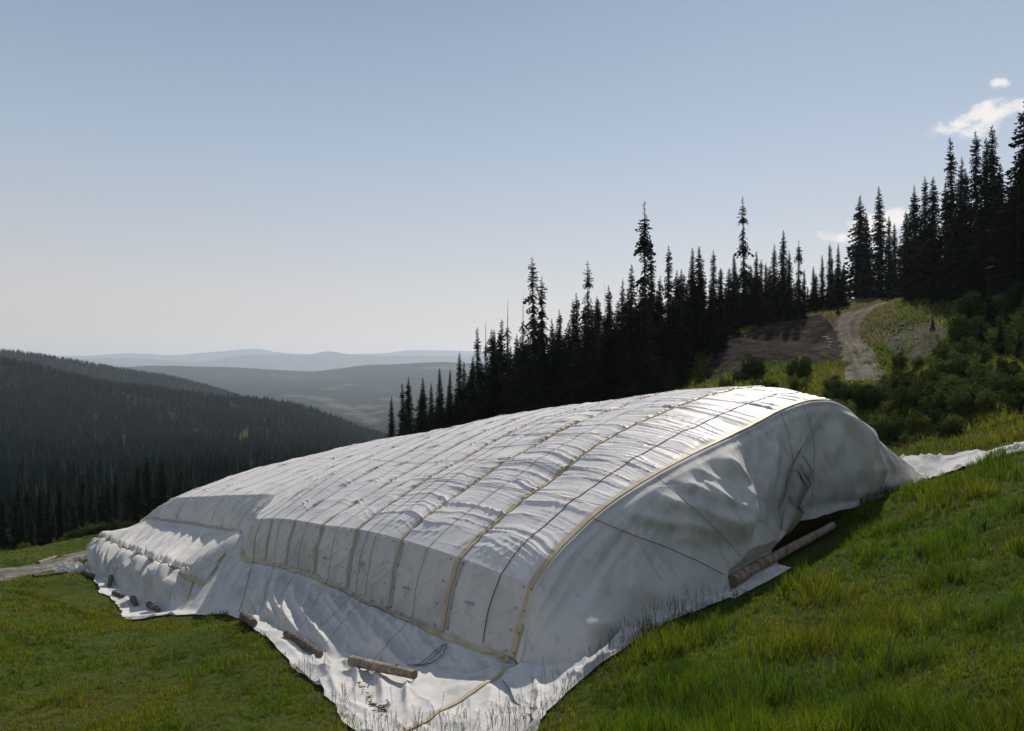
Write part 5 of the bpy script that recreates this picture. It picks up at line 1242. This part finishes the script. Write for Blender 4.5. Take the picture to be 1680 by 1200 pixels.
for fam, (txt, lms, _) in FAM.items():
    cnts = {}
    for px, root, g_, lab in sorted([q for q in LAB if q[2] == fam and q[3] not in UNIQ], key=lambda q: q[0]):
        if sum(1 for q in LAB if q[3] == lab) == 1: continue
        lm = [q for q in lms if q[0] <= px][-1][1] if any(q[0] <= px for q in lms) else lms[0][1]
        cnts[lm] = cnts.get(lm, 0) + 1
        root['label'] = (ORD[cnts[lm] - 1] + ' ' if cnts[lm] <= 29 else 'farther ') + txt + ' ' + lm

# ------------------------------------------------------------------ rocks by the road
def rock(seed):
    rg = np.random.default_rng(seed); th = np.linspace(0, 2 * math.pi, 12, endpoint=False); ph = np.linspace(0, math.pi, 8)
    PH, TH = np.meshgrid(ph, th, indexing='ij'); rr_ = 1 + .35 * (fbm(np.cos(TH) * 2 + seed, PH * 1.5 + np.sin(TH), 401) - .5) * 2
    V = np.stack([rr_ * np.sin(PH) * np.cos(TH), .8 * rr_ * np.sin(PH) * np.sin(TH), .6 * rr_ * np.cos(PH)], -1).reshape(-1, 3)
    f = [(i * 12 + j, (i + 1) * 12 + j, (i + 1) * 12 + (j + 1) % 12, i * 12 + (j + 1) % 12) for i in range(7) for j in range(12)]
    me_ = np_mesh('rock', V, np.array(f), smooth=False); me_.materials.append(M['stone']); return me_
RK = [rock(s) for s in (1, 2, 3)]
for k in range(34):
    if k < 18: px, py = random.gauss(1362, 9), random.gauss(562, 7)
    else: px, py = random.gauss(1475, 14), random.gauss(540, 16)
    q = on_ground(px, py, 60)
    o_ = bpy.data.objects.new('rock', random.choice(RK)); COL.objects.link(o_); o_.location = (q[0], q[1], float(gz(q[0], q[1])) + .1); s_ = random.uniform(.15, .45); o_.scale = (s_ * random.uniform(.8, 1.7), s_, s_ * .6); o_.rotation_euler = (0, 0, random.random() * 6)
    tag(o_, 'pale rock on the soil bank left of the gravel road' if k < 18 else 'pale rock on the cutting right of the gravel road', 'rock', 'rocks beside the gravel road')

# ------------------------------------------------------------------ grass
TAIL = np.array([q[:2] for q in STRIP_IN] + [q[:2] for q in STRIP_OUT[::-1]])
PATHP = np.array([q[:2] for q in PL] + [q[:2] for q in PR[::-1]])
fr_in = (fr - fr.mean(0)) * .988 + fr.mean(0); TAIL_in = (TAIL - TAIL.mean(0)) * np.array((1, .86)) + TAIL.mean(0)
LOGP = np.array([la[:2] + out * 1.1, lb[:2] + out * .9 + (lb - la)[:2] * .03, lb[:2] - out * 1.5, la[:2] - out * 1.5])
def free(x, y): return ~(inside(LOGP, x, y) | inside(fr_in, x, y) | inside(TAIL_in, x, y))
def blades(name, x, y, h, w, lean, col, mat_, label, cat, zoff=-.02):
    n = len(x); rg = np.random.default_rng(len(name) + n); z = gz(x, y) + zoff
    a = rg.random(n) * 6.283; dx, dy = np.cos(a), np.sin(a); b_ = rg.random(n) * 6.283; lx, ly = np.cos(b_) * lean * h, np.sin(b_) * lean * h
    o_ = np.stack([x, y, z], 1); W = np.stack([dx * w, dy * w, 0 * w], 1) * .5
    m_ = o_ + np.stack([lx * .35, ly * .35, h * .58], 1); t = o_ + np.stack([lx, ly, h * (1 - .35 * lean ** 2)], 1)
    V = np.stack([o_ - W, o_ + W, m_ + W * .8, m_ - W * .8, t], 1).reshape(-1, 3); b0 = np.arange(n) * 5
    me_ = np_mesh(name, V, np.stack([b0, b0 + 1, b0 + 2, b0 + 3], 1), np.stack([b0 + 3, b0 + 2, b0 + 4], 1), smooth=False)
    col_attr(me_, 'col', np.repeat(col, 5, axis=0)); o2 = mobj(name, me_, mat_); tag(o2, label, cat, kind='stuff'); return o2
def scatter_grass(n_tuft, per, y0, y1, seed, px0=-260, px1=1960):
    rg = np.random.default_rng(seed); Y = y0 * (y1 / y0) ** rg.random(n_tuft); px = rg.uniform(px0, px1, n_tuft); x = (px - 840) / F * Y
    k = free(x, Y) & ~(inside(PATHP, x, Y) & (rg.random(n_tuft) < .9)); x, Y = x[k], Y[k]
    # bare hollows
    g = fbm(x * .5, Y * .5, 501); k = rg.random(len(x)) < sstep(.15, .34, g) * .7 + .3; x, Y = x[k], Y[k]
    hh = 0.50 + 1.5 * sstep(.42, .75, fbm(x * .7, Y * .7, 502)) * (.6 + .5 * sstep(-6, 3, x)) * rg.uniform(.6, 1.3, len(x))
    x = np.repeat(x, per); Y = np.repeat(Y, per); hh = np.repeat(hh, per); sc = Y / 20
    x = x + rg.normal(0, .05, len(x)) * np.sqrt(sc); Y = Y + rg.normal(0, .05, len(x)) * np.sqrt(sc)
    left = sstep(4, -6, x)
    h = (0.31 - .13 * left) * hh * rg.uniform(.5, 1.4, len(x))
    w = 0.011 * rg.uniform(.7, 1.5, len(x)) * np.maximum(1, (Y / 17)) 
    p1 = fbm(x * .22 + 5, Y * .22, 503); p2 = fbm(x * .9, Y * .9, 504); rnd = rg.random(len(x))
    green = np.array((0.100, 0.170, 0.008)); yel = np.array((0.215, 0.205, 0.014)); brn = np.array((0.155, 0.105, 0.045)); deep = np.array((0.045, 0.105, 0.010))
    t = np.clip((p1 - .35) * 2.6 + .18 * left + (rnd - .5) * .8, 0, 1)[:, None]; c_ = green * (1 - t) + yel * t
    t = (sstep(.50, .30, p2) * .6)[:, None]; c_ = c_ * (1 - t) + deep * t
    t = ((rg.random(len(x)) < .05 + .22 * sstep(.55, .72, p1 * .6 + p2 * .4)) * rg.uniform(.3, 1, len(x)))[:, None]; c_ = c_ * (1 - t) + brn * t
    patch_ = 1 - .30 * sstep(.55, .75, fbm(x * .45 + 9, Y * .45, 506))
    c_ = c_ * (patch_ * rg.uniform(.30, 1.0, len(x)) ** .8 * 1.45)[:, None]
    return x, Y, h, w, rg.uniform(.1, .75, len(x)), c_
a = scatter_grass(80000, 9, 8.5, 95, 11)
blades('meadow_grass', *a, M['grass'], 'green meadow grass around the white cover', 'grass')
# coarse growth on the back slope and round the road
rg = np.random.default_rng(77)
Y = rg.uniform(46, 160, 90000); px = rg.uniform(1090, 1760, 90000); x = (px - 840) / F * Y
DP = np.array([q[:2] for q in DL] + [q[:2] for q in DR[::-1]]); RP = np.array([q[:2] for q in RL] + [q[:2] for q in RR[::-1]]); BP = np.array([q[:2] for q in BL] + [q[:2] for q in BR[::-1]])
k = free(x, Y) & ~inside(DP, x, Y) & ~inside(RP, x, Y) & ~(inside(BP, x, Y) & (rg.random(len(x)) < .85)); x, Y = x[k], Y[k]
p1 = fbm(x * .12, Y * .12, 511)[:, None]; t = np.clip((p1 - .35) * 3.2, 0, 1)
c_ = (np.array((0.075, 0.135, 0.014)) * (1 - t) + np.array((0.19, 0.20, 0.03)) * t); py_ = 600 - gz(x, Y) / Y * F; px_ = 840 + x / Y * F; tan_ = (px_ > 1290) & (px_ < 1470) & (py_ < 565) & (Y > 95)
st = (rg.random(len(x)) < .15 * (Y > 95) + .1 + .5 * tan_)[:, None]; c_ = np.where(st, np.array((0.20, 0.17, 0.09)), c_) * rg.uniform(.6, 1.3, len(x))[:, None]
blades('slope_growth', x, Y, rg.uniform(.25, .75, len(x)), rg.uniform(.05, .12, len(x)) * Y / 70, rg.uniform(.1, .8, len(x)), c_, M['grass'], 'coarse grass and herbs on the slope around the road', 'grass')
# dry flowering stalks in front of the cloth
rg = np.random.default_rng(91)
def stalks(n, poly_px, seed):
    rg = np.random.default_rng(seed); xs_, ys_ = [], []
    for (px, py, Y, sp, m_) in poly_px:
        q = P(px, py, Y); xs_.append(q[0] + rg.normal(0, sp, m_)); ys_.append(q[1] + rg.normal(0, sp * .5, m_))
    return np.concatenate(xs_), np.concatenate(ys_)
spots = [(620, 1200, 20.3, .8, 60), (690, 1210, 19.8, .9, 70), (760, 1210, 19.5, .9, 70), (830, 1205, 19.6, .7, 60), (870, 1190, 19.6, .5, 30), (1010, 1075, 22.6, .5, 40), (1060, 1045, 23.8, .5, 50), (1110, 1020, 25.0, .7, 60), (930, 1130, 21, .4, 30), (560, 1165, 22.6, .6, 30), (500, 1110, 25.6, .7, 30), (1150, 1003, 25.8, .5, 26), (1180, 1060, 22, 2.5, 60), (1500, 960, 23, 4, 120), (300, 1060, 31, 5, 80), (1400, 1100, 17, 2.6, 170), (1200, 1150, 17, 1.6, 110), (1600, 900, 25, 4, 140), (150, 1120, 25, 3.5, 90)]
spots = [(a_, b_, c_, d_, int(e_ * (.6 if b_ > 1180 else .8))) for a_, b_, c_, d_, e_ in spots]
sx, sy = stalks(0, spots, 92)
V, Fq, Cc = [], [], []
for x, y in zip(sx, sy):
    h = rg.uniform(.35, .8); z = float(gz(x, y)) + .05; lx, ly = rg.normal(0, .10, 2); tone = rg.uniform(.6, 1.2)
    if inside(fr, np.array([x]), np.array([y]))[0]: z += .05
    p0 = np.array((x, y, z)); p1 = p0 + np.array((lx, ly, h)); w = np.array((.005, 0, 0)); b0 = len(V)
    V += [p0 - w, p0 + w, p1 + w * .6, p1 - w * .6]; Fq.append((b0, b0 + 1, b0 + 2, b0 + 3)); Cc += [np.array((.10, .085, .05)) * tone] * 4
    for s_ in range(9):
        t = .68 + .32 * s_ / 8; c_ = p0 * (1 - t) + p1 * t; a = rg.random() * 6.28; L = rg.uniform(.02, .05) * (1.5 - t) * 1.6; d_ = np.array((math.cos(a) * L, math.sin(a) * L, L * .9)); b0 = len(V)
        V += [c_, c_ + d_ * .6 + np.array((.007, 0, 0)), c_ + d_, c_ + d_ * .6 - np.array((.007, 0, 0))]; Fq.append((b0, b0 + 1, b0 + 2, b0 + 3)); Cc += [np.array((.10, .07, .06)) * tone] * 4
me_ = np_mesh('seed_stalks', V, Fq, smooth=False); col_attr(me_, 'col', np.array(Cc)); tag(mobj('seed_stalks', me_, M['stalk']), 'brown flowering grass stalks in front of the cloth hem', 'grass', kind='stuff')

# ------------------------------------------------------------------ haze
bx = (-21000, 21000, -900, 27600, -760, 640)
V = [(x, y, z) for x in bx[:2] for y in bx[2:4] for z in bx[4:]]
f = [(0, 1, 3, 2), (4, 6, 7, 5), (0, 4, 5, 1), (2, 3, 7, 6), (0, 2, 6, 4), (1, 5, 7, 3)]
me_ = bpy.data.meshes.new('haze'); me_.from_pydata(V, [], f); me_.update()
hm = bpy.data.materials.new('haze'); hm.use_nodes = True; hm.node_tree.nodes.clear()
pv = hm.node_tree.nodes.new('ShaderNodeVolumePrincipled'); mo = hm.node_tree.nodes.new('ShaderNodeOutputMaterial')
pv.inputs['Color'].default_value = (0.77, 0.875, 1.0, 1); pv.inputs['Density'].default_value = 0.55e-4; pv.inputs['Anisotropy'].default_value = 0.35
hm.node_tree.links.new(pv.outputs[0], mo.inputs['Volume'])
tag(mobj('haze', me_, hm), 'thin blue haze filling the valley', 'haze', kind='stuff')
